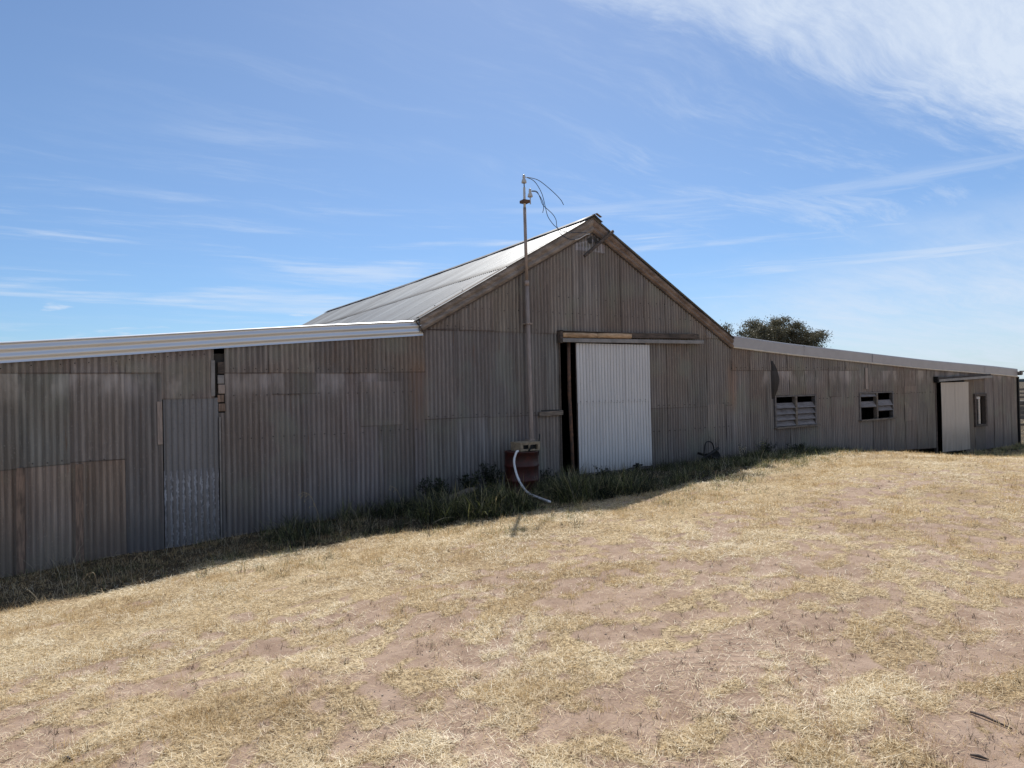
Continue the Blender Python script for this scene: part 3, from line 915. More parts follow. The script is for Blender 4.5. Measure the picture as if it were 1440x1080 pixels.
# ---- big sliding door -------------------------------------------------------
door = empty('sliding_door', (.45, -.10, -1.6), 0, shed)
door.location = Vector((.45, -.10, -1.6)) - Vector(shed.location)
def door_sheet(parent, s0, s1, z0, z1, y, mat, skew, top_skew=0.0):
    n = int(round((s1 - s0) / P * 8)); vs = []; fs = []; R = 4
    for j in range(R + 1):
        v = j / R
        for i in range(n + 1):
            u = i / n; s = s0 + (s1 - s0) * u
            z = z0 + (z1 - z0) * v + top_skew * u
            vs.append((s + skew * (z1 - z) , y + corr(s) * .95 + .004 * math.sin(z * 3 + s * 2), z))
    for j in range(R):
        for i in range(n):
            a = j * (n + 1) + i; fs.append((a, a + 1, a + n + 2, a + n + 1))
    return mesh_obj('door_sheet', vs, fs, mat, parent, True)
ZT = .885
door_sheet(door, -.50, .74, -.26, ZT, -.088, M_WHITE, .0)
door_sheet(door, .70, 1.375, -.26, ZT, -.092, M_WHITE, .0)
door_sheet(door, -.487, .745, -1.60, -.22, -.082, M_WHITE, .0, .0)
door_sheet(door, .705, 1.39, -1.585, -.22, -.086, M_WHITE, .0, .0)
fr = MB(); fr.box(-.49, -.43, -.075, -.035, -1.6, .87); fr.box(1.31, 1.37, -.075, -.035, -1.58, .87); fr.box(-.43, 1.31, -.075, -.035, -.28, -.20); fr.box(-.43, 1.31, -.075, -.035, .80, .87)
fr.build('door_frame', M_DARKWOOD, door)
MB().box(-.5, 1.38, -.10, -.045, -1.635, -1.60).build('bottom_rail', M_GUT, door)
MB().box(.86, 1.08, -.14, -.10, -1.56, -1.53).box(.93, .99, -.135, -.10, -1.63, -1.50).build('door_latch', M_BLACK, door)
sc_ = MB()
for k in range(12):
    s = -.50 + P * (2 * k + 1.0)
    sc_.lathe((s, 0, 0), [(.007, 0), (.007, .006)], 6)
scv = []
sb = MB()
for k in range(12):
    s = -.44 + P * 2 * k
    sb.box(s - .006, s + .006, -.108, -.10, -.238, -.226)
so_ = sb.build('screw_heads', M_BLACK, door); so_['kind'] = 'stuff'
# header above the door: bare log pieces, dark timber, steel track
hd = MB(); hd.tube([(-.83, -.10, 1.03), (-.4, -.10, 1.035), (-.02, -.10, 1.04)], [.052, .06, .05], 8); hd.build('header_log', M_LOG, shed, True)
hd = MB(); hd.tube([(0.0, -.10, 1.04), (.45, -.10, 1.045), (.86, -.10, 1.05)], [.05, .06, .055], 8); hd.build('header_log', M_LOG, shed, True)
MB().beam((.84, -.095, 1.065), (2.80, -.095, 1.095), .07, .105, segs=6, jit=.003).build('header_beam', M_DARKWOOD, shed, bevel=.006)
MB().beam((-.9, -.07, 1.105), (.95, -.07, 1.11), .12, .014).build('header_flashing', M_DARKWOOD, shed)
MB().box(-.90, -.84, -.13, -.03, .88, 1.12).build('header_post', M_DARKWOOD, shed)
MB().beam((-.86, -.135, .93), (2.93, -.135, .968), .045, .075).build('door_track', M_TRACK, shed, bevel=.006)
MB().beam((1.72, -.14, 1.02), (1.72, -.14, 1.13), .04, .012).build('track_bracket', M_TRACK, shed)
# rusty steel post leaning in the gap and jamb
MB().tube([(-.60, -.03, -1.75), (-.615, -.035, -1.0), (-.65, -.035, -.1), (-.64, -.03, .9)], .034, 8).build('rusty_door_post', M_RUST, shed, True)
MB().box(-.865, -.838, -.03, .04, -1.75, .93).build('door_jamb', M_DARKWOOD, shed)
MB().beam((-1.37, -.045, -.44), (-.83, -.045, -.425), .06, .085, segs=5, jit=.004).build('timber_rail', M_WOOD, shed, bevel=.005)
MB().box(-1.30, -.90, -.022, -.014, -.385, -.365).build('rail_gap', M_INT, shed)
# concrete sill under the door
MB().box(-.9, 1.6, -.02, .7, -2.1, -1.66).build('door_sill', M_GUT, shed)

# ---- side door with patched sheets -----------------------------------------
sdoor = empty('side_door', (0, 0, 0), 0, shed); sdoor.location = Vector((-7.2, 0, -1.9)) - Vector(shed.location)
door_sheet(sdoor, -7.53, -6.835, -1.0, -.005, -.002, M_BLUE, 0)
door_sheet(sdoor, -7.535, -6.845, -2.03, -.985, -.012, M_BLUEW, 0)
MB().box(-7.605, -7.545, -.03, -.012, -.62, -.04).build('cover_strip', M_PIPE, shed)
MB().beam((-6.825, -.022, -2.0), (-6.82, -.022, -.28), .025, .02).build('cover_strip', M_TRACK, shed)
# battens between the lower sheets
for s in (-9.125, -8.512, -9.95, -11.0):
    MB().beam((s, -.022, ground_at(s) - .05), (s + .01, -.022, -.815), .085, .026, up=(0, 1, 0), segs=4, jit=.002).build('wall_batten', M_WOODV, shed)
# slot with timber blocks
MB().box(-6.90, -6.70, .05, .07, -.35, .62).build('slot_backing', M_INT, shed)
for (z0, z1, mt, o1) in ((.335, .50, M_DARKWOOD, .004), (.19, .315, M_TRACK, 0), (.05, .18, M_PIPE, .006), (-.07, .035, M_WOODV, -.004), (-.20, -.09, M_WOODV, .008)):
    MB().box(-6.838 + o1, -6.752 + o1, -.012, .04, z0, z1).build('timber_block', mt, shed, bevel=.006)
MB().beam((-6.905, -.03, .02), (-6.900, -.03, .52), .05, .016, up=(0, 1, 0)).build('cover_strip', M_TRACK, shed)

# ---- louvred windows --------------------------------------------------------
def window(s0, s1, z0, z1, slats, parent=shed, mull=True):
    wn = empty('louvre_window', (0, 0, 0), 0, shed); wn.location = Vector((s0, 0, z0)) - Vector(shed.location)
    f = MB(); f.box(s0, s0 + .05, -.03, .07, z0, z1); f.box(s1 - .05, s1, -.03, .07, z0, z1); f.box(s0 + .05, s1 - .05, -.028, .07, z1 - .03, z1)
    f.build('frame', M_GUT, wn)
    mid = (s0 + s1) / 2
    MB().box(mid - .035, mid + .035, -.035, .06, z0, z1 - .03).build('mullion', M_WOOD, wn)
    MB().beam((s0 - .03, -.055, z0 - .015), (s1 + .03, -.055, z0 - .005), .09, .035).build('sill', M_WOOD, wn)
    for (a, b, zc, tl) in slats:
        aa = s0 + .055 if a == 0 else mid + .04
        bb = mid - .04 if a == 0 else s1 - .055
        h = b
        v = [(aa, -.035, zc - h / 2), (bb, -.035, zc - h / 2 + tl), (bb, .045, zc + h / 2 + tl), (aa, .045, zc + h / 2),
             (aa, -.020, zc - h / 2 - .01), (bb, -.020, zc - h / 2 + tl - .01), (bb, .06, zc + h / 2 + tl - .01), (aa, .06, zc + h / 2 - .01)]
        MB().add(v, [(0, 1, 2, 3), (7, 6, 5, 4), (0, 4, 5, 1), (3, 2, 6, 7), (0, 3, 7, 4), (1, 5, 6, 2)]).build('louvre_slat', M_SLAT, wn)
    return wn
M_SLAT = wood_material('grey_slat_timber', (.13, .115, .115), (.24, .22, .22), (5, 40, 40))
h = .155
window(5.46, 7.08, -1.0, -.25, [(c, .125, z, 0.0) for c in (0, 1) for z in (-.49, -.635, -.775, -.915)])
window(8.98, 10.63, -.965, -.235, [(0, .11, -.295, 0), (0, .15, -.555, 0), (1, .15, -.535, 0), (1, .12, -.685, 0)])
wn = empty('narrow_window', (0, 0, 0), 0, shed); wn.location = Vector((15.3, 0, -1.4)) - Vector(shed.location)
f = MB(); f.box(15.26, 15.36, -.06, .07, -1.44, -.40); f.box(15.96, 16.06, -.06, .07, -1.44, -.40); f.box(15.36, 15.96, -.06, .07, -.48, -.40); f.box(15.36, 15.96, -.06, .07, -1.44, -1.37)
f.build('frame', M_DARKWOOD, wn)
MB().box(15.42, 15.50, .0, .03, -1.36, -.50).build('curtain_edge', M_WHITE, wn)
MB().box(15.62, 15.72, .0, .03, -1.36, -.50).build('curtain_edge', M_BEIGE, wn)
MB().box(15.42, 15.72, -.005, .03, -.56, -.49).build('curtain_rail', M_WHITE, wn)

# bent-out sheet edge with a dark opening behind
vs = []; fs = []
for k in range(11):
    v = k / 10; z = -.30 + .88 * v
    out = .085 * math.sin(math.pi * min(1, v * 1.02)) ** .8
    vs += [(5.345, -.012, z), (5.37 + .05 * out, -.03 - out * .6, z), (5.40 + out * 1.3, -.035 - out, z)]
    if k: a = (k - 1) * 3; fs += [(a, a + 1, a + 4, a + 3), (a + 1, a + 2, a + 5, a + 4)]
o = mesh_obj('bent_sheet', vs, fs, M_IRON, shed, True); o.color = (.16, .14, .13, 1)
MB().box(5.30, 5.50, .03, .05, -.34, .62).build('slot_backing', M_INT, shed)

# cover strips and extra lap marks on the right wing
MB().box(9.27, 9.38, -.034, -.020, -.15, .42).build('cover_strip', M_PIPE, shed)
# ---- second sliding door (beige) -------------------------------------------
d2 = empty('sliding_door', (0, 0, 0), 0, shed); d2.location = Vector((13.9, -.1, -2.1)) - Vector(shed.location)
o = door_sheet(d2, 13.10, 13.95, -2.085, -.02, -.088, M_BEIGE, 0, .0)
o = door_sheet(d2, 13.93, 14.77, -2.10, -.015, -.092, M_BEIGE, 0, .0)
MB().box(13.1, 14.76, -.075, -.035, -2.12, -2.09).build('bottom_rail', M_BLACK, d2)
MB().beam((12.90, -.13, .04), (16.25, -.13, .135), .05, .07).build('door_track', M_TRACK, shed)
MB().beam((12.88, -.06, .112), (16.3, -.06, .195), .06, .045, segs=5, jit=.006).build('header_beam', M_DARKWOOD, shed)
MB().box(12.84, 12.92, -.14, -.02, -.02, .16).build('header_post', M_BLACK, shed)
MB().box(12.93, 12.985, -.02, .06, -2.3, .03).build('door_jamb', M_DARKWOOD, shed)
# gutter at the low eave of the right wing, poking past the wall
MB().tube([(18.48, -.12, .24), (18.48, DEPTH, .24)], .07, 8).box(18.34, 18.62, -.14, -.10, .28, .32).build('gutter', M_GUT, shed)
MB().beam((18.35, -.035, -2.25), (18.37, -.03, .12), .06, .07, up=(0, 1, 0), segs=6, jit=.004).build('corner_post', M_BLACK, shed)
MB().beam((18.42, -.02, -1.35), (18.395, -.02, .05), .05, .015, up=(0, 1, 0), segs=7, jit=.014).build('loose_flashing', M_GUT, shed)
MB().beam((18.55, .3, -2.3), (18.52, .3, -1.3), .14, .14, up=(0, 1, 0)).build('stump_post', M_WOODV, shed)
# nail rows along the wall rails
nl = MB(); rr = random.Random(4)
def nails(s0, s1, zf, step=P * 2):
    s = s0
    while s < s1:
        if rr.random() < .8:
            z = zf(s) + rr.uniform(-.012, .012); ss = round(s / P) * P
            nl.box(ss - .006, ss + .006, -.034, -.008, z - .006, z + .006)
        s += step
nails(-12.5, -6.9, lambda s: lbot(s) - .06); nails(-6.6, -3.7, lambda s: .40); nails(-6.6, -3.7, lambda s: .03)
nails(-3.5, -1.0, lambda s: 1.12); nails(-3.4, 3.2, lambda s: 1.45); nails(-3.6, -1.4, lambda s: -.40); nails(1.4, 3.9, lambda s: -.37)
nails(-12.5, -8.1, lambda s: -.77); nails(1.4, 3.9, lambda s: -.9); nails(4.0, 5.3, lambda s: .42); nails(5.5, 9, lambda s: .42); nails(-7.5, -6.9, lambda s: .04)
nails(7.1, 9, lambda s: -.35); nails(10.7, 12.9, lambda s: -.3); nails(-6.7, -3.7, lambda s: -.6); nails(-2.9, 2.9, lambda s: 1.75, P * 3)
o = nl.build('nail_heads', M_BLACK, shed); o['kind'] = 'stuff'

# ----------------------------------------------------------------------------
# service pole with insulators and cut wires
# ----------------------------------------------------------------------------
pole = empty('service_pole', (-1.60, -.13, -1.8))
tag(pole, 'tall thin galvanised pipe pole with two white insulators, rising in front of the gable', 'pole')
MB().tube([(-1.585, -.13, -1.80), (-1.60, -.13, -.65), (-1.63, -.13, 1.95)], .040, 12).build('lower_pipe', M_PIPE, pole, True)
MB().tube([(-1.63, -.13, 1.93), (-1.675, -.18, 3.30)], .029, 12).build('upper_pipe', M_PIPE, pole, True)
MB().tube([(-1.632, -.13, 1.90), (-1.633, -.132, 1.99)], .046, 12).build('pipe_socket', M_PIPE, pole, True)
MB().tube([(-1.675, -.18, 3.28), (-1.68, -.19, 3.66)], .023, 10).build('top_pipe', M_PORC, pole, True)
MB().tube([(-1.680, -.19, 3.64), (-1.682, -.19, 3.76)], .010, 6).build('insulator_pin', M_RUST, pole, True)
MB().box(-1.745, -1.605, -.26, -.12, 3.375, 3.43).build('bracket_clamp', M_RUST, pole, bevel=.01)
MB().tube([(-1.62, -.19, 3.40), (-1.585, -.20, 3.43), (-1.562, -.20, 3.43)], .013, 6).tube([(-1.562, -.20, 3.37), (-1.562, -.20, 3.54)], .011, 6).build('side_bracket', M_PORC, pole, True)
def insulator(x, y_, z):
    prof_ = [(.014, .0), (.052, .0), (.056, .012), (.050, .045), (.036, .075), (.030, .088), (.024, .095), (.031, .103), (.032, .115), (.028, .128), (.027, .155), (.018, .165), (.004, .167)]
    MB().lathe((x, y_, z), [(a * .85, b * .92) for a, b in prof_], 16).build('insulator', M_PORC, pole, True)
insulator(-1.683, -.19, 3.74); insulator(-1.562, -.20, 3.50)
for zz in (1.2, -.9):
    MB().box(-1.675, -1.555, -.18, -.02, zz, zz + .025).build('pipe_saddle', M_PIPE, pole)

def wire(pts, ys, label, tail=None):
    q = [(a, ys[0] + (ys[1] - ys[0]) * i / (len(pts) - 1), b) for i, (a, b) in enumerate(pts)]
    o = MB().tube(catmull(q, 5), .0062, 6).build('cut_wire', M_WIRE, None, True)
    tag(o, label, 'wire', 'cut wires hanging from the pole insulators')
    if tail:
        t_ = MB().tube(catmull([(a, ys[1] + .01 * i, b) for i, (a, b) in enumerate(tail)], 5), .009, 6).build('white_sheath', M_CONDUIT, o, True)
    return o
wire([(-1.66, 3.845), (-1.50, 3.835), (-1.364, 3.788), (-1.129, 3.639), (-.971, 3.502), (-.925, 3.403)], (-.21, -.35), 'outermost cut wire, curving right from the top insulator to a loose end')
wire([(-1.66, 3.84), (-1.52, 3.82), (-1.412, 3.755), (-1.29, 3.59), (-1.216, 3.366), (-1.157, 3.203), (-1.032, 3.074), (-.92, 3.007), (-.856, 2.922), (-.66, 2.849), (-.50, 2.852)], (-.22, -.12),
     'long wire looping from the top insulator to a white end under the gable peak', [(-.50, 2.852), (-.40, 2.878), (-.30, 2.93), (-.20, 2.985), (-.10, 3.01)])
wire([(-1.54, 3.61), (-1.46, 3.62), (-1.40, 3.601), (-1.34, 3.506), (-1.279, 3.397), (-1.169, 3.332), (-1.043, 3.256), (-.964, 3.16), (-.935, 3.032), (-.822, 2.978), (-.606, 2.975), (-.367, 3.0), (-.2, 3.02)], (-.23, -.11),
     'wire from the lower insulator, crossing the long wire before the gable barge')
wire([(-1.54, 3.60), (-1.47, 3.60), (-1.417, 3.56), (-1.341, 3.441), (-1.329, 3.325), (-1.363, 3.217)], (-.22, -.30), 'short cut wire dropping from the lower insulator to a loose end')

# ----------------------------------------------------------------------------
# drum, box and hose
# ----------------------------------------------------------------------------
DX, DY = -2.05, -.48
gd = float(gz(DX, DY)) - .02
drum = empty('fuel_drum', (DX, DY, gd))
tag(drum, 'dark red steel drum standing in weeds beside the pole', 'drum')
R_ = .292; Hd = -1.035 - gd
pr = [(R_ - .012, 0), (R_ + .006, .0), (R_ + .008, .014), (R_, .022)]
for rb in (1 / 3, 2 / 3):
    pr += [(R_, Hd * rb - .03), (R_ + .010, Hd * rb - .012), (R_ + .012, Hd * rb), (R_ + .010, Hd * rb + .012), (R_, Hd * rb + .03)]
pr += [(R_, Hd - .022), (R_ + .008, Hd - .014), (R_ + .006, Hd), (R_ - .010, Hd), (R_ - .014, Hd - .016)]
MB().lathe((DX, DY, gd), pr, 40).build('drum_shell', M_DRUM, drum, True).modifiers.new('e', 'EDGE_SPLIT').split_angle = math.radians(50)
MB().lathe((DX - .17, DY - .05, gd + Hd - .016), [(.03, 0), (.03, .012), (.02, .014)], 12).build('bung', M_RUST, drum)
bx = empty('cream_box', (DX + .14, DY, gd + Hd)); bx.rotation_euler = (0, 0, math.radians(-4))
tag(bx, 'small cream box with two dark openings sitting on the red drum', 'box')
x0, x1, y0, y1, z0 = DX - .11, DX + .29, DY - .15, DY + .16, gd + Hd + .001
z1 = z0 + .150
c = MB(); c.box(x0, x1, y0, y1, z0, z0 + .015); c.box(x0 - .008, x1 + .008, y0 - .008, y1 + .008, z1 - .022, z1); c.box(x0, x1, y1 - .015, y1, z0 + .015, z1 - .022)
c.box(x0, x0 + .05, y0, y1 - .015, z0 + .015, z1 - .022); c.box(x1 - .05, x1, y0, y1 - .015, z0 + .015, z1 - .022)
c.box(x0 + .165, x0 + .20, y0, y0 + .02, z0 + .015, z1 - .022); c.box(x0 + .05, x0 + .165, y0, y0 + .02, z1 - .045, z1 - .022); c.box(x0 + .20, x1 - .05, y0, y0 + .02, z1 - .045, z1 - .022)
c.box(x0 + .05, x0 + .165, y0, y0 + .02, z0 + .015, z0 + .035); c.box(x0 + .20, x0 + .30, y0, y0 + .02, z0 + .015, z0 + .03)
c.build('box_shell', M_BOX, bx)
MB().box(x0 + .052, x1 - .052, y0 + .05, y0 + .06, z0 + .016, z1 - .024).build('box_lining', M_BLACK, bx)
MB().tube([(x0 + .13, y0 - .05, z0 + .01), (x0 + .19, y0 - .03, z0 + .06), (x0 + .26, y0 + .03, z0 + .12)], .014, 6).tube([(x0 + .17, y0 - .04, z0 + .09), (x0 + .24, y0 - .02, z0 + .05)], .010, 6).build('pump_lever', M_BLACK, bx, True)
rod = MB().tube([(DX + .335, DY - .02, gd + Hd - .1), (DX + .35, DY - .02, gd + Hd + .10), (DX + .375, DY - .02, gd + Hd + .27)], .011, 6).build('black_rod', M_BLACK, None, True)
tag(rod, 'thin black rod leaning upright against the right side of the red drum', 'rod')
hose_pts = [(-2.29, -.745, -1.03), (-2.34, -.77, -1.045), (-2.409, -.80, -1.183), (-2.41, -.86, -1.377), (-2.421, -1.0, -1.526), (-2.484, -1.3, -1.64), (-2.60, -1.75, -1.70), (-2.80, -2.35, -1.70)]
hose_pts = [(a, b, max(c_ + .02, float(gz(a, b)) + .045)) for a, b, c_ in hose_pts]
HOSE_LINE = [tuple(v) for v in catmull(hose_pts, 5)]
HOSE_LINE += [(a - .12 * i, b - .28 * i, c_) for (a, b, c_) in HOSE_LINE[::4] for i in (1, 2, 3)]
hose = MB().tube(catmull(hose_pts, 7), .019, 10).build('white_hose', M_HOSE, None, True)
tag(hose, 'white plastic hose curving from the top of the red drum down into the grass', 'hose')

# ----------------------------------------------------------------------------
# fence, bits lying about
# ----------------------------------------------------------------------------
fence = empty('yard_fence', (28.7, 4.3, -1.9))
tag(fence, 'grey timber rail stockyard fence beyond the right end of the shed', 'fence')
fd = Vector((.80, -.60, 0)); f0 = Vector((26.5, 6.0, 0))
for k in range(8):
    p_ = f0 + fd * (k * 2.2)
    z_ = float(gz(p_.x, p_.y, False))
    MB().beam((p_.x, p_.y, z_ - .3), (p_.x + .02, p_.y, -.42 + .03 * (k % 3)), .14, .14, up=(0, 1, 0), segs=3, jit=.008).build('fence_post', M_WOODV, fence)
for k in range(7):
    a_ = f0 + fd * (k * 2.2); b_ = f0 + fd * ((k + 1) * 2.2)
    for q, (zz, hh) in enumerate(((-.46, .09), (-.62, .07), (-.80, .10), (-1.08, .20), (-1.31, .20), (-1.54, .20), (-1.77, .20))):
        MB().beam((a_.x - .05, a_.y - .1, zz + .02 * math.sin(k + q)), (b_.x + .05, b_.y - .1, zz + .02 * math.sin(k * 2 + q)), .04, hh, segs=3, jit=.01).build('fence_rail', M_WOOD, fence)
fence2 = empty('pipe_fence', (27.0, 12, -1.9))
tag(fence2, 'pale steel rail fence further back behind the grey timber yard', 'fence')
for k in range(9):
    x_, y_ = 36 + k * 2.6, 13 - k * 1.7
    z_ = float(gz(x_, y_, False))
    MB().tube([(x_, y_, z_ - .2), (x_, y_, z_ + 1.75)], .045, 6).build('fence_post', M_TRACK, fence2, True)
for zz in (-.62, -.85, -1.1, -1.35):
    MB().tube([(36, 13, zz), (36 + 8 * 2.6, 13 - 8 * 1.7, zz)], .045, 6).build('fence_rail', M_CONDUIT, fence2, True)

def on(x, y_, dz=0): return (x, y_, float(gz(x, y_)) + dz)
a_ = on(-3.93, -.95, .09); b_ = on(-3.02, -.48, .20)
pk = MB().beam(a_, b_, .17, .035, segs=4, jit=.004).build('timber_plank', M_WOOD, None, bevel=.004)
tag(pk, 'short grey timber plank lying in the weeds left of the red drum', 'plank')
st_ = MB().tube([on(-4.957, -8.78, .010), on(-4.965, -8.84, .013), on(-4.972, -8.90, .011), on(-4.98, -8.96, .008)], [.005, .0055, .005, .003], 6).build('dead_stick', M_DARKWOOD, None, True)
tag(st_, 'dark thin stick lying on bare soil near the bottom right corner', 'stick')
st_ = MB().tube([on(-5.365, -8.958, .006), on(-5.352, -8.985, .010), on(-5.34, -9.016, .006)], [.004, .007, .003], 6).build('bark_scrap', M_DARKWOOD, None, True)
tag(st_, 'small curled brown bark scrap beside straw at the bottom right', 'bark')
st_ = MB().tube([on(-8.582, -6.31, .008), on(-8.562, -6.34, .013), on(-8.543, -6.37, .007)], [.005, .008, .003], 6).build('bark_scrap', M_DARKWOOD, None, True)
tag(st_, 'small dark bark scrap lying on straw in the lower left foreground', 'bark')

# old plough frame rusting by the wall
plx, ply = 2.75, -.38
plg = float(gz(plx, ply))
pf = empty('old_plough', (plx, ply, plg))
tag(pf, 'black rusted plough with a bowed handle standing in weeds right of the white door', 'plough')
MB().tube(catmull([(2.42, -.52, plg + .02), (2.52, -.46, plg + .24), (2.60, -.42, plg + .40), (2.70, -.40, plg + .45), (2.86, -.38, plg + .40), (2.95, -.36, plg + .20)], 4), .014, 8).build('bowed_handle', M_BLACK, pf, True)
MB().tube([(2.40, -.5, plg + .10), (3.10, -.33, plg + .28)], .03, 8).tube([(2.6, -.2, plg + .2), (2.95, -.55, plg + .05)], .026, 8).build('frame_bar', M_BLACK, pf, True)
for (cx_, cz_, rr_) in ((2.66, .05, .15), (2.92, .11, .14)):
    m_ = MB(); n_ = 18; vs = [(cx_, -.36, plg + cz_)]
    for i in range(n_):
        a = 2 * math.pi * i / n_; vs.append((cx_ + rr_ * math.cos(a), -.42 + .02 * math.sin(a), plg + cz_ + rr_ * math.sin(a)))
    vs2 = [(v[0], v[1] + .012, v[2]) for v in vs]
    m_.add(vs, [(0, 1 + i, 1 + (i + 1) % n_) for i in range(n_)]); m_.add(vs2, [(0, 1 + (i + 1) % n_, 1 + i) for i in range(n_)])
    m_.build('plough_disc', M_BLACK, pf, True)

# ----------------------------------------------------------------------------
# blades: vectorised builder of real grass geometry
# ----------------------------------------------------------------------------
def blade_mesh(name, root, az, length, width, lean, droop, tint, mat, segs=2, roll=None):
    """each blade is a tapered strip; lean: 0 upright .. 1 lying flat"""
    n = len(az)
    ca, sa = np.cos(az), np.sin(az)
    hd = np.stack([ca, sa, np.zeros(n)], -1)
    rl = rng.uniform(0, 2 * np.pi, n) if roll is None else roll
    sv = np.stack([-sa, ca, np.zeros(n)], -1)
    sd_ = sv * np.cos(rl)[:, None] + (hd * 0.5 + np.array([0, 0, .3])) * np.sin(rl)[:, None]
    sd_ /= np.linalg.norm(sd_, axis=1)[:, None] + 1e-9
    V = []
    for k in range(segs + 1):
        t = k / segs
        ang_up = np.sqrt(np.clip(1 - lean ** 2, 0, 1))
        pos = root + hd * (length * (lean * t + droop * t * t))[:, None]
        pos[:, 2] += length * (ang_up * t - droop * t * t * .9)
        if k < segs:
            wv = (width * (1 - .55 * t) * .5)[:, None] * sd_
            V.append(pos - wv); V.append(pos + wv)
        else:
            V.append(pos)
    m_ = 2 * segs + 1
    V = np.stack(V, 1).reshape(-1, 3)
    tr = []
    for k in range(segs - 1):
        a = 2 * k; tr += [(a, a + 1, a + 3), (a, a + 3, a + 2)]
    tr.append((2 * segs - 2, 2 * segs - 1, 2 * segs))
    tr = np.array(tr)
    F = (np.arange(n)[:, None, None] * m_ + tr[None]).reshape(-1, 3)
    return raw_mesh(name, V, F, np.repeat(tint, m_), mat)

def raw_mesh(name, V, F, tint, mat, parent=None):
    me = bpy.data.meshes.new(name)
    me.vertices.add(len(V)); me.vertices.foreach_set('co', np.ascontiguousarray(V, dtype=np.float32).ravel())
    me.loops.add(F.size); me.loops.foreach_set('vertex_index', F.ravel().astype(np.int32))
    me.polygons.add(len(F)); me.polygons.foreach_set('loop_start', (np.arange(len(F)) * F.shape[1]).astype(np.int32))
    me.polygons.foreach_set('loop_total', np.full(len(F), F.shape[1], np.int32))
    a = me.attributes.new('tint', 'FLOAT', 'POINT'); a.data.foreach_set('value', np.ascontiguousarray(tint, dtype=np.float32))
    me.update()
    me.materials.append(mat)
    o = bpy.data.objects.new(name, me)
    if parent: o.parent = parent
    col.objects.link(o)
    return o

def scatter(n, r0, r1, power, half=58):
    """points around the viewer's standing place, thinning out with distance"""
    u = rng.random(n)
    e = 2 - power
    r = (r0 ** e + u * (r1 ** e - r0 ** e)) ** (1 / e)
    a = rng.uniform(-math.radians(half), math.radians(half), n) + math.atan2(FW.y, FW.x)
    return CAM.x + r * np.cos(a), CAM.y + r * np.sin(a), r

def outside_shed(x, y):
    return ~((x > -13) & (x < 18.4) & (y > -.03) & (y < DEPTH + .2))

# lying straw ------------------------------------------------------------------
x, y, r = scatter(1400000, 2.2, 50, 1.7, 47)
b = bareness(x, y)
patch = fbm(x * 1.9 + 31, y * 2.2 + 12, 4, .6)
pacc = np.clip(1.10 - b * 1.05, .16, 1) * np.clip(.40 + (patch - .38) * 3.4, .12, 1) * (1 - .88 * shade_litter(x, y))
k = (rng.random(len(x)) < pacc) & outside_shed(x, y)
x, y, r, b, patch = x[k], y[k], r[k], b[k], patch[k]
n = len(x)
tone = fbm(x * .8 + 3, y * 1.2 + 60, 4, .6)
tint = np.clip(.68 + (patch - .5) * .8 - (tone - .5) * 1.6 + rng.normal(0, .2, n), 0, 1)
ln_ = rng.uniform(.018, .075, n) * (1 + .02 * r)
wd_ = np.maximum(.0026, .00044 * r) * rng.uniform(.6, 1.4, n)
root = np.stack([x, y, gz(x, y) + rng.uniform(.001, .016, n)], -1)
straw = blade_mesh('straw_litter', root, rng.uniform(0, 2 * np.pi, n), ln_, wd_, rng.uniform(.93, 1.0, n), rng.uniform(-.02, .08, n), tint, M_STRAW, 1)
tag(straw, 'pale broken straw lying matted over the paddock', 'straw', kind='stuff')

# upright dry tufts --------------------------------------------------------------
x, y, r = scatter(64000, 2.2, 50, 1.5, 47)
b = bareness(x, y)
pt = fbm(x * 1.3 + 7, y * 1.7 + 2, 4, .55)
k = (rng.random(len(x)) < np.clip(1 - b * .95, .08, 1) * np.clip((pt - .36) * 4.2, .10, 1) * (1 - .8 * shade_litter(x, y))) & outside_shed(x, y)
x, y, r, pt = x[k], y[k], r[k], pt[k]
per = 16
cx_ = np.repeat(x, per) + rng.normal(0, .026, len(x) * per) * np.repeat(1 + .03 * r, per); cy_ = np.repeat(y, per) + rng.normal(0, .032, len(x) * per) * np.repeat(1 + .03 * r, per)
rr_ = np.repeat(r, per); n = len(cx_)
root = np.stack([cx_, cy_, gz(cx_, cy_) - .004], -1)
L = rng.uniform(.02, .08, n) * np.repeat(rng.uniform(.5, 1.35, len(x)) * (1 + .012 * r), per)
tt = np.clip(np.repeat(.62 + rng.normal(0, .18, len(x)) - (pt - .6) * .7, per) + rng.normal(0, .15, n), 0, 1)
ok = outside_shed(cx_, cy_)
g_ = blade_mesh('dry_grass', root[ok], rng.uniform(0, 2 * np.pi, n)[ok], L[ok], (np.maximum(.0022, .00040 * rr_) * rng.uniform(.7, 1.3, n))[ok], rng.uniform(.05, .75, n)[ok], rng.uniform(0, .3, n)[ok], tt[ok], M_GOLD, 2)
tag(g_, 'short golden dry grass tufts standing over the paddock', 'grass', kind='stuff')

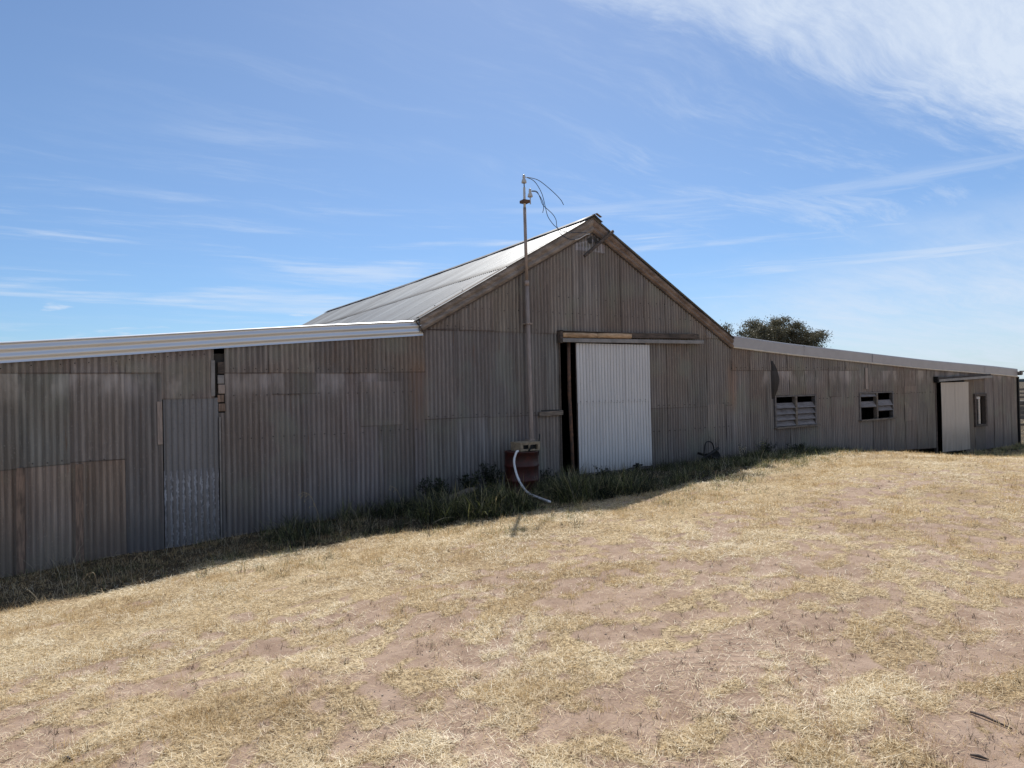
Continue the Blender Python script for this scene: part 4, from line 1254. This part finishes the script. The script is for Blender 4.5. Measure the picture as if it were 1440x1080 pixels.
# little dead brown sprigs on the bare soil ------------------------------------------
x, y, r = scatter(5200, 2.2, 30, 1.4, 47)
b = bareness(x, y)
k = (rng.random(len(x)) < .25 + .6 * b) & outside_shed(x, y) & (y < -3)
x, y, r = x[k], y[k], r[k]; per = 9
cx_ = np.repeat(x, per) + rng.normal(0, .010, len(x) * per); cy_ = np.repeat(y, per) + rng.normal(0, .010, len(x) * per); n = len(cx_)
root = np.stack([cx_, cy_, gz(cx_, cy_) - .002], -1)
L = rng.uniform(.02, .06, n) * np.repeat(rng.uniform(.5, 1.3, len(x)), per)
g_ = blade_mesh('dead_sprigs', root, rng.uniform(0, 2 * np.pi, n), L, np.maximum(.003, .0004 * np.repeat(r, per)), rng.uniform(.1, .9, n), rng.uniform(0, .25, n), np.clip(rng.normal(.35, .25, n), 0, 1), M_DEAD, 2)
tag(g_, 'tiny dead brown sprigs dotted over the bare soil', 'weeds', kind='stuff')

# green and dry grass along the foot of the wall --------------------------------------
def wall_grass(name, n, s0, s1, y0, y1, hlo, hhi, tmean, tsd, mat, dens, lab, width=.006, per=26, spread=.06, lean=(.05, .8)):
    x = rng.uniform(s0, s1, n); y = rng.uniform(y0, y1, n)
    k = rng.random(n) < dens(x, y)
    x, y = x[k], y[k]
    cx_ = np.repeat(x, per) + rng.normal(0, spread, len(x) * per); cy_ = np.repeat(y, per) + rng.normal(0, spread, len(x) * per)
    hs = np.repeat(rng.uniform(.30, .95, len(x)) + .8 * rng.random(len(x)) ** 7 + np.clip(fbm(x * 3.1, y * 3.1 + 77, 2) - .52, 0, 1) * 3.2, per); tb = np.repeat(rng.normal(0, .26, len(x)), per)
    hp_ = np.array([(a, b) for a, b, c_ in HOSE_LINE])
    near = np.min(np.hypot(cx_[:, None] - hp_[None, :, 0] + .0, cy_[:, None] - hp_[None, :, 1]), axis=1)
    hs = np.minimum(hs, 1.55) * np.where(near < .12, .12, np.where(near < .26, .38, 1.0))
    k = cy_ < -.05
    cx_, cy_, hs, tb = cx_[k], cy_[k], hs[k], tb[k]
    n = len(cx_)
    root = np.stack([cx_, cy_, gz(cx_, cy_) - .01], -1)
    L = rng.uniform(hlo, hhi, n) * hs
    dist = np.hypot(cx_ - CAM.x, cy_ - CAM.y)
    o = blade_mesh(name, root, rng.uniform(0, 2 * np.pi, n), L, np.maximum(width, .00045 * dist) * rng.uniform(.6, 1.2, n), rng.uniform(*lean, n), rng.uniform(.05, .55, n), np.clip(rng.normal(tmean, tsd, n) + tb, 0, 1), mat, 3)
    tag(o, lab, 'grass', kind='stuff')
    return o
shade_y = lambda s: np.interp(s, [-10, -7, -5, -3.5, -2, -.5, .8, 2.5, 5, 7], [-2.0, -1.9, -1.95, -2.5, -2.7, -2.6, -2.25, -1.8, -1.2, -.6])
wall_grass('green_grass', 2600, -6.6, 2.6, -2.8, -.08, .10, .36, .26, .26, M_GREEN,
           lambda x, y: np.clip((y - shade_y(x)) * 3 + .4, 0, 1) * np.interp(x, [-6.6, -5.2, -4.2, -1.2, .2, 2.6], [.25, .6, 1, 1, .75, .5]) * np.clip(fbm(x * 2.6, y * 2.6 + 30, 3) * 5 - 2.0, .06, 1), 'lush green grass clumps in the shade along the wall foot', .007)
wall_grass('tall_green_grass', 520, -4.6, -1.3, -2.6, -1.2, .20, .46, .42, .28, M_GREEN,
           lambda x, y: np.clip((y - shade_y(x)) * 4 + .8, 0, 1), 'tall bending green grass in front of the red drum', .009, 20, .05, (.1, .75))
wall_grass('wall_foot_grass', 1500, -12.5, -5.0, -2.2, -.08, .03, .10, .32, .2, M_GOLD,
           lambda x, y: np.clip((y - shade_y(x)) * 3 + .6, 0, 1) * .8, 'short dull dry grass in the shade of the left wall', .004, 20, .07, (.3, .95))
wall_grass('green_grass', 520, -12.5, -5.0, -2.1, -.08, .06, .18, .42, .28, M_GREEN,
           lambda x, y: np.clip((y - shade_y(x)) * 3 + .6, 0, 1) * np.clip(fbm(x * 2.2, y * 2.2 + 90, 3) * 5 - 2.2, .05, 1), 'scattered greenish grass tufts in the shade of the left wall', .005, 18)
wall_grass('wall_foot_grass', 1800, 1.2, 12.5, -1.6, -.08, .06, .22, .42, .25, M_GREEN,
           lambda x, y: np.clip((y - shade_y(x)) * 3 + .5, 0, 1), 'mixed grass along the foot of the right wall', .006)
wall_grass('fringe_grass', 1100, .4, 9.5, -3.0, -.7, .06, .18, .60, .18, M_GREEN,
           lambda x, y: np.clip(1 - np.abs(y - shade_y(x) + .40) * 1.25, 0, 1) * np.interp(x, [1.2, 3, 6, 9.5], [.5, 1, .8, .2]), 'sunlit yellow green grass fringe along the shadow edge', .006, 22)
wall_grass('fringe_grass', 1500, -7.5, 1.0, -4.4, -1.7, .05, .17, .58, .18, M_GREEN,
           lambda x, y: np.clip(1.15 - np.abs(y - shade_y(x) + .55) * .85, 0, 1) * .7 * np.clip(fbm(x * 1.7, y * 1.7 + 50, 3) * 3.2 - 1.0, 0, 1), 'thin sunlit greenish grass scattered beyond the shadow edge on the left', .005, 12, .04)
wall_grass('far_wall_grass', 500, 12.5, 20, -2.2, -.1, .06, .16, .9, .15, M_GREEN, lambda x, y: np.full(len(x), .6), 'dry grass by the far end of the shed', .007)

# pale dead stalks standing through the green
wall_grass('dead_stalks', 800, -10.5, 6.0, -2.6, -.15, .12, .34, .5, .3, M_PALEDEAD,
           lambda x, y: np.clip((y - shade_y(x)) * 3 + .9, 0, 1) * np.clip(fbm(x * 1.5, y * 1.5 + 5, 3) * 3 - .9, .1, 1), 'pale dead stalks standing among the grass at the wall foot', .003, 4, .05, (.0, .5))
# pebbles and crumbs of earth
x, y, r = scatter(9000, 2.2, 22, 1.6, 47)
k = (rng.random(len(x)) < .15 + .85 * bareness(x, y)) & (y < -2.5)
x, y = x[k], y[k]; n = len(x)
sz = rng.uniform(.002, .006, n) * (1 + 1.0 * rng.random(n) ** 8)
base_ = np.array([(1, 0, 0), (0, 1, 0), (-1, 0, 0), (0, -1, 0), (0, 0, .8), (0, 0, -.8)], float)
V = base_[None] * (sz[:, None, None] * rng.uniform(.6, 1.3, (n, 6, 1))) + np.stack([x, y, gz(x, y) + .001], -1)[:, None]
Fp = np.array([(0, 1, 4), (1, 2, 4), (2, 3, 4), (3, 0, 4), (1, 0, 5), (2, 1, 5), (3, 2, 5), (0, 3, 5)])
pb = raw_mesh('pebbles', V.reshape(-1, 3), (np.arange(n)[:, None, None] * 6 + Fp[None]).reshape(-1, 3), np.repeat(rng.random(n), 6), simple('pebble_stone', (.44, .35, .28), .9, 0, .55, 40))
tag(pb, 'small pebbles and earth crumbs scattered on the bare soil', 'pebbles', kind='stuff')

# ----------------------------------------------------------------------------
# individual weeds
# ----------------------------------------------------------------------------
def leaf_cluster(pts, size, tint_mu, tint_sd, aspect=.45, rs=None):
    """little diamond leaves at given points"""
    n = len(pts); pts = np.asarray(pts)
    d1 = rng.normal(0, 1, (n, 3)); d1 /= np.linalg.norm(d1, axis=1)[:, None]
    d2 = np.cross(d1, rng.normal(0, 1, (n, 3))); d2 /= np.linalg.norm(d2, axis=1)[:, None]
    L = size * rng.uniform(.6, 1.3, n)[:, None]
    V = np.stack([pts, pts + d1 * L * .5 + d2 * L * aspect * .5, pts + d1 * L, pts + d1 * L * .5 - d2 * L * aspect * .5], 1).reshape(-1, 3)
    F = np.arange(n * 4).reshape(-1, 4)
    T = np.repeat(np.clip(rng.normal(tint_mu, tint_sd, n), 0, 1), 4)
    return V, F, T

def weed(name, x, y, h, spread, n_stem, n_leaf, size, label, cat, leafmat, stemmat, tmu=.5, group=None):
    base = Vector(on(x, y))
    root_ = empty(name, base)
    tag(root_, label, cat, group)
    st = MB(); pts = []
    for k in range(n_stem):
        a = rng.uniform(0, 2 * np.pi); rr = spread * rng.uniform(.2, 1)
        hh = h * rng.uniform(.6, 1)
        p0 = base + Vector((rng.normal(0, .015), rng.normal(0, .015), -.02))
        p1 = base + Vector((math.cos(a) * rr * .4, math.sin(a) * rr * .4, hh * .55))
        p2 = base + Vector((math.cos(a) * rr, math.sin(a) * rr, hh))
        c_ = catmull([p0, p1, p2], 4)
        st.tube(c_, .0035, 4)
        for q in range(n_leaf):
            t = rng.uniform(.15, 1) ** .8; s_ = c_[min(len(c_) - 1, int(t * (len(c_) - 1)))]
            pts.append((s_.x + rng.normal(0, size * .5), s_.y + rng.normal(0, size * .5), s_.z + rng.normal(0, size * .4)))
    st.build('stems', stemmat, root_)
    V, F, T = leaf_cluster(pts, size, tmu, .2)
    o = raw_mesh('foliage', V - np.array(base), F, T, leafmat, root_)
    o['kind'] = 'stuff'
    return root_
weed('leafy_weed', -3.72, -.42, .50, .30, 18, 44, .055, 'large dark leafy weed against the wall at the left of the plank', 'weed', M_LEAF, M_LEAF, .25)
weed('leafy_weed', -3.0, -.30, .48, .28, 16, 40, .055, 'dark leafy weed against the wall just right of the plank', 'weed', M_LEAF, M_LEAF, .25)
weed('leafy_weed', -2.60, -.36, .60, .30, 18, 40, .05, 'tall dark weed touching the left side of the red drum', 'weed', M_LEAF, M_LEAF, .2)
weed('leafy_weed', -1.35, -.30, .38, .24, 12, 20, .045, 'dark weed at the wall between the red drum and the doorway', 'weed', M_LEAF, M_LEAF, .2)
weed('leafy_weed', -.2, -.42, .30, .26, 12, 18, .04, 'low dark weed before the left foot of the white door', 'weed', M_LEAF, M_LEAF, .3)
weed('thistle', 3.35, -.75, .40, .16, 9, 22, .030, 'pale seeding thistle lit at its top, left of its twin near the shadow edge', 'thistle', M_PALEDEAD, M_DEAD, .6, 'seeding thistles by the wall')
weed('thistle', 4.15, -.62, .48, .15, 9, 22, .030, 'taller greenish seeding thistle nearest the louvre window', 'thistle', M_GREEN, M_DEAD, .75, 'seeding thistles by the wall')
weed('leafy_weed', 4.7, -.35, .30, .30, 14, 22, .045, 'spreading dark weed under the wall right of the thistles', 'weed', M_LEAF, M_LEAF, .25)
weed('leafy_weed', 5.9, -.32, .26, .34, 14, 22, .045, 'low dark weed directly below the first louvre window', 'weed', M_LEAF, M_LEAF, .3)
weed('green_weed', 1.55, -1.72, .20, .12, 10, 14, .03, 'small bright green weed on the shadow edge right of the white door', 'weed', M_GREEN, M_GREEN, .6)
weed('dry_weed', 3.15, -.22, .80, .16, 5, 12, .018, 'tall bare dark seed stalks behind the old plough', 'weed', M_DEAD, M_DEAD, .3)
# tall oat stalk with hanging pale seed heads
def oat(x, y, h, lean_, label, heads=9):
    base = Vector(on(x, y)); r_ = empty('wild_oat_stalk', base); tag(r_, label, 'grass stalk')
    p = catmull([base, base + Vector((-lean_ * .15, .02, h * .45)), base + Vector((-lean_ * .55, .03, h * .88)), base + Vector((-lean_, .04, h))], 5)
    m_ = MB().tube(p, .0032, 4); m_.build('stem', M_PALEDEAD, r_)
    pts = []
    hd_ = MB()
    for k in range(heads):
        q = p[-1 - int(k * .8)] if int(k * .8) < len(p) - 2 else p[-6]
        e = q + Vector((rng.uniform(-.09, .03), rng.uniform(-.03, .03), rng.uniform(-.06, .02)))
        hd_.tube([q, e], .0016, 3)
        hd_.tube([e, e + Vector((-.006, 0, -.012)), e + Vector((-.008, 0, -.03))], [.002, .0065, .001], 5)
    hd_.build('seed_heads', M_PALEDEAD, r_)
    return r_
oat(-5.72, -1.05, .58, .22, 'tall bleached wild oat stalk with drooping seed heads before the left wall', 11)
oat(-4.42, -.85, .42, .16, 'smaller curved oat stalk bent over left of the plank', 5)
oat(-8.35, -1.9, .22, .05, 'short upright pale stalk at the shadow edge on the far left', 3)
oat(-7.9, -1.65, .26, .04, 'thin pale stalk at the shadow edge below the patched side door', 3)

# ----------------------------------------------------------------------------
# gum trees behind the shed
# ----------------------------------------------------------------------------
def gum(x, y, top, rad, hgt, label, seed, n_cl=60, per=110):
    global rng
    r0 = np.random.default_rng(seed)
    gzv = float(gz(x, y, False)) - .1
    root_ = empty('gum_tree', (x, y, gzv)); tag(root_, label, 'tree')
    base = Vector((x, y, gzv))
    H = top - gzv
    tr = MB()
    tr.tube(catmull([base, base + Vector((.1, .05, H * .25)), base + Vector((-.05, .1, H * .45))], 4), [.32 - .012 * i for i in range(9)], 9)
    tr.build('trunk', M_BARK, root_, True)
    V = []; F = []; T = []; off = 0
    lb = MB()
    lobes = [((-.82 + 1.64 * q / 12 + r0.uniform(-.07, .07)) * rad, r0.uniform(-.6, .6) * rad, r0.uniform(.24, .38) * rad) for q in range(13)]
    for k in range(n_cl):
        lx, ly, lr = lobes[k % len(lobes)]
        dr = r0.normal(0, 1, 3); dr /= np.linalg.norm(dr); dr[2] = dr[2] * .8
        cz = top - lr * .85 - hgt * .42 * (abs(lx) / rad) ** 2.4 - (0 if k % 3 else hgt * .22)
        c_ = np.array([x + lx, y + ly, cz]) + dr * lr * r0.uniform(.55, 1.0)
        if k < 26:
            lb.tube(catmull([base + Vector((0, 0, H * .42)), (base + Vector((0, 0, H * .55))).lerp(Vector(c_), .5), Vector(c_)], 3), [.10, .09, .08, .06, .05, .03, .015], 5)
        cr = r0.uniform(.32, .62)
        pts = c_ + r0.normal(0, 1, (per, 3)) * np.array([cr, cr, cr * .62]) * .52
        d1 = r0.normal(0, 1, (per, 3)); d1[:, 2] -= .7; d1 /= np.linalg.norm(d1, axis=1)[:, None]
        d2 = np.cross(d1, r0.normal(0, 1, (per, 3))); d2 /= np.linalg.norm(d2, axis=1)[:, None]
        L = r0.uniform(.08, .17, per)[:, None]
        v = np.stack([pts, pts + d1 * L * .5 + d2 * L * .22, pts + d1 * L, pts + d1 * L * .5 - d2 * L * .22], 1).reshape(-1, 3)
        V.append(v); F.append(np.arange(per * 4).reshape(-1, 4) + off); off += per * 4
        T.append(np.repeat(np.clip(r0.normal(r0.uniform(.25, .75), .18, per), 0, 1), 4))
    lb.build('limbs', M_BARK, root_, True)
    o = raw_mesh('crown', np.concatenate(V) - np.array(base), np.concatenate(F), np.concatenate(T), M_GUM, root_)
    o['kind'] = 'stuff'
gum(36.9, 24.0, 5.25, 4.1, 4.2, 'broad dark gum tree crown rising behind the right wing roof', 3, 208, 230)
gum(32.6, 24.5, 4.65, .7, 2.2, 'small gum tree showing as a sprig beside the gable eave', 8, 16, 80)
print('objects', len(bpy.data.objects), 'tris', sum(len(o.data.polygons) for o in bpy.data.objects if o.type == 'MESH'))
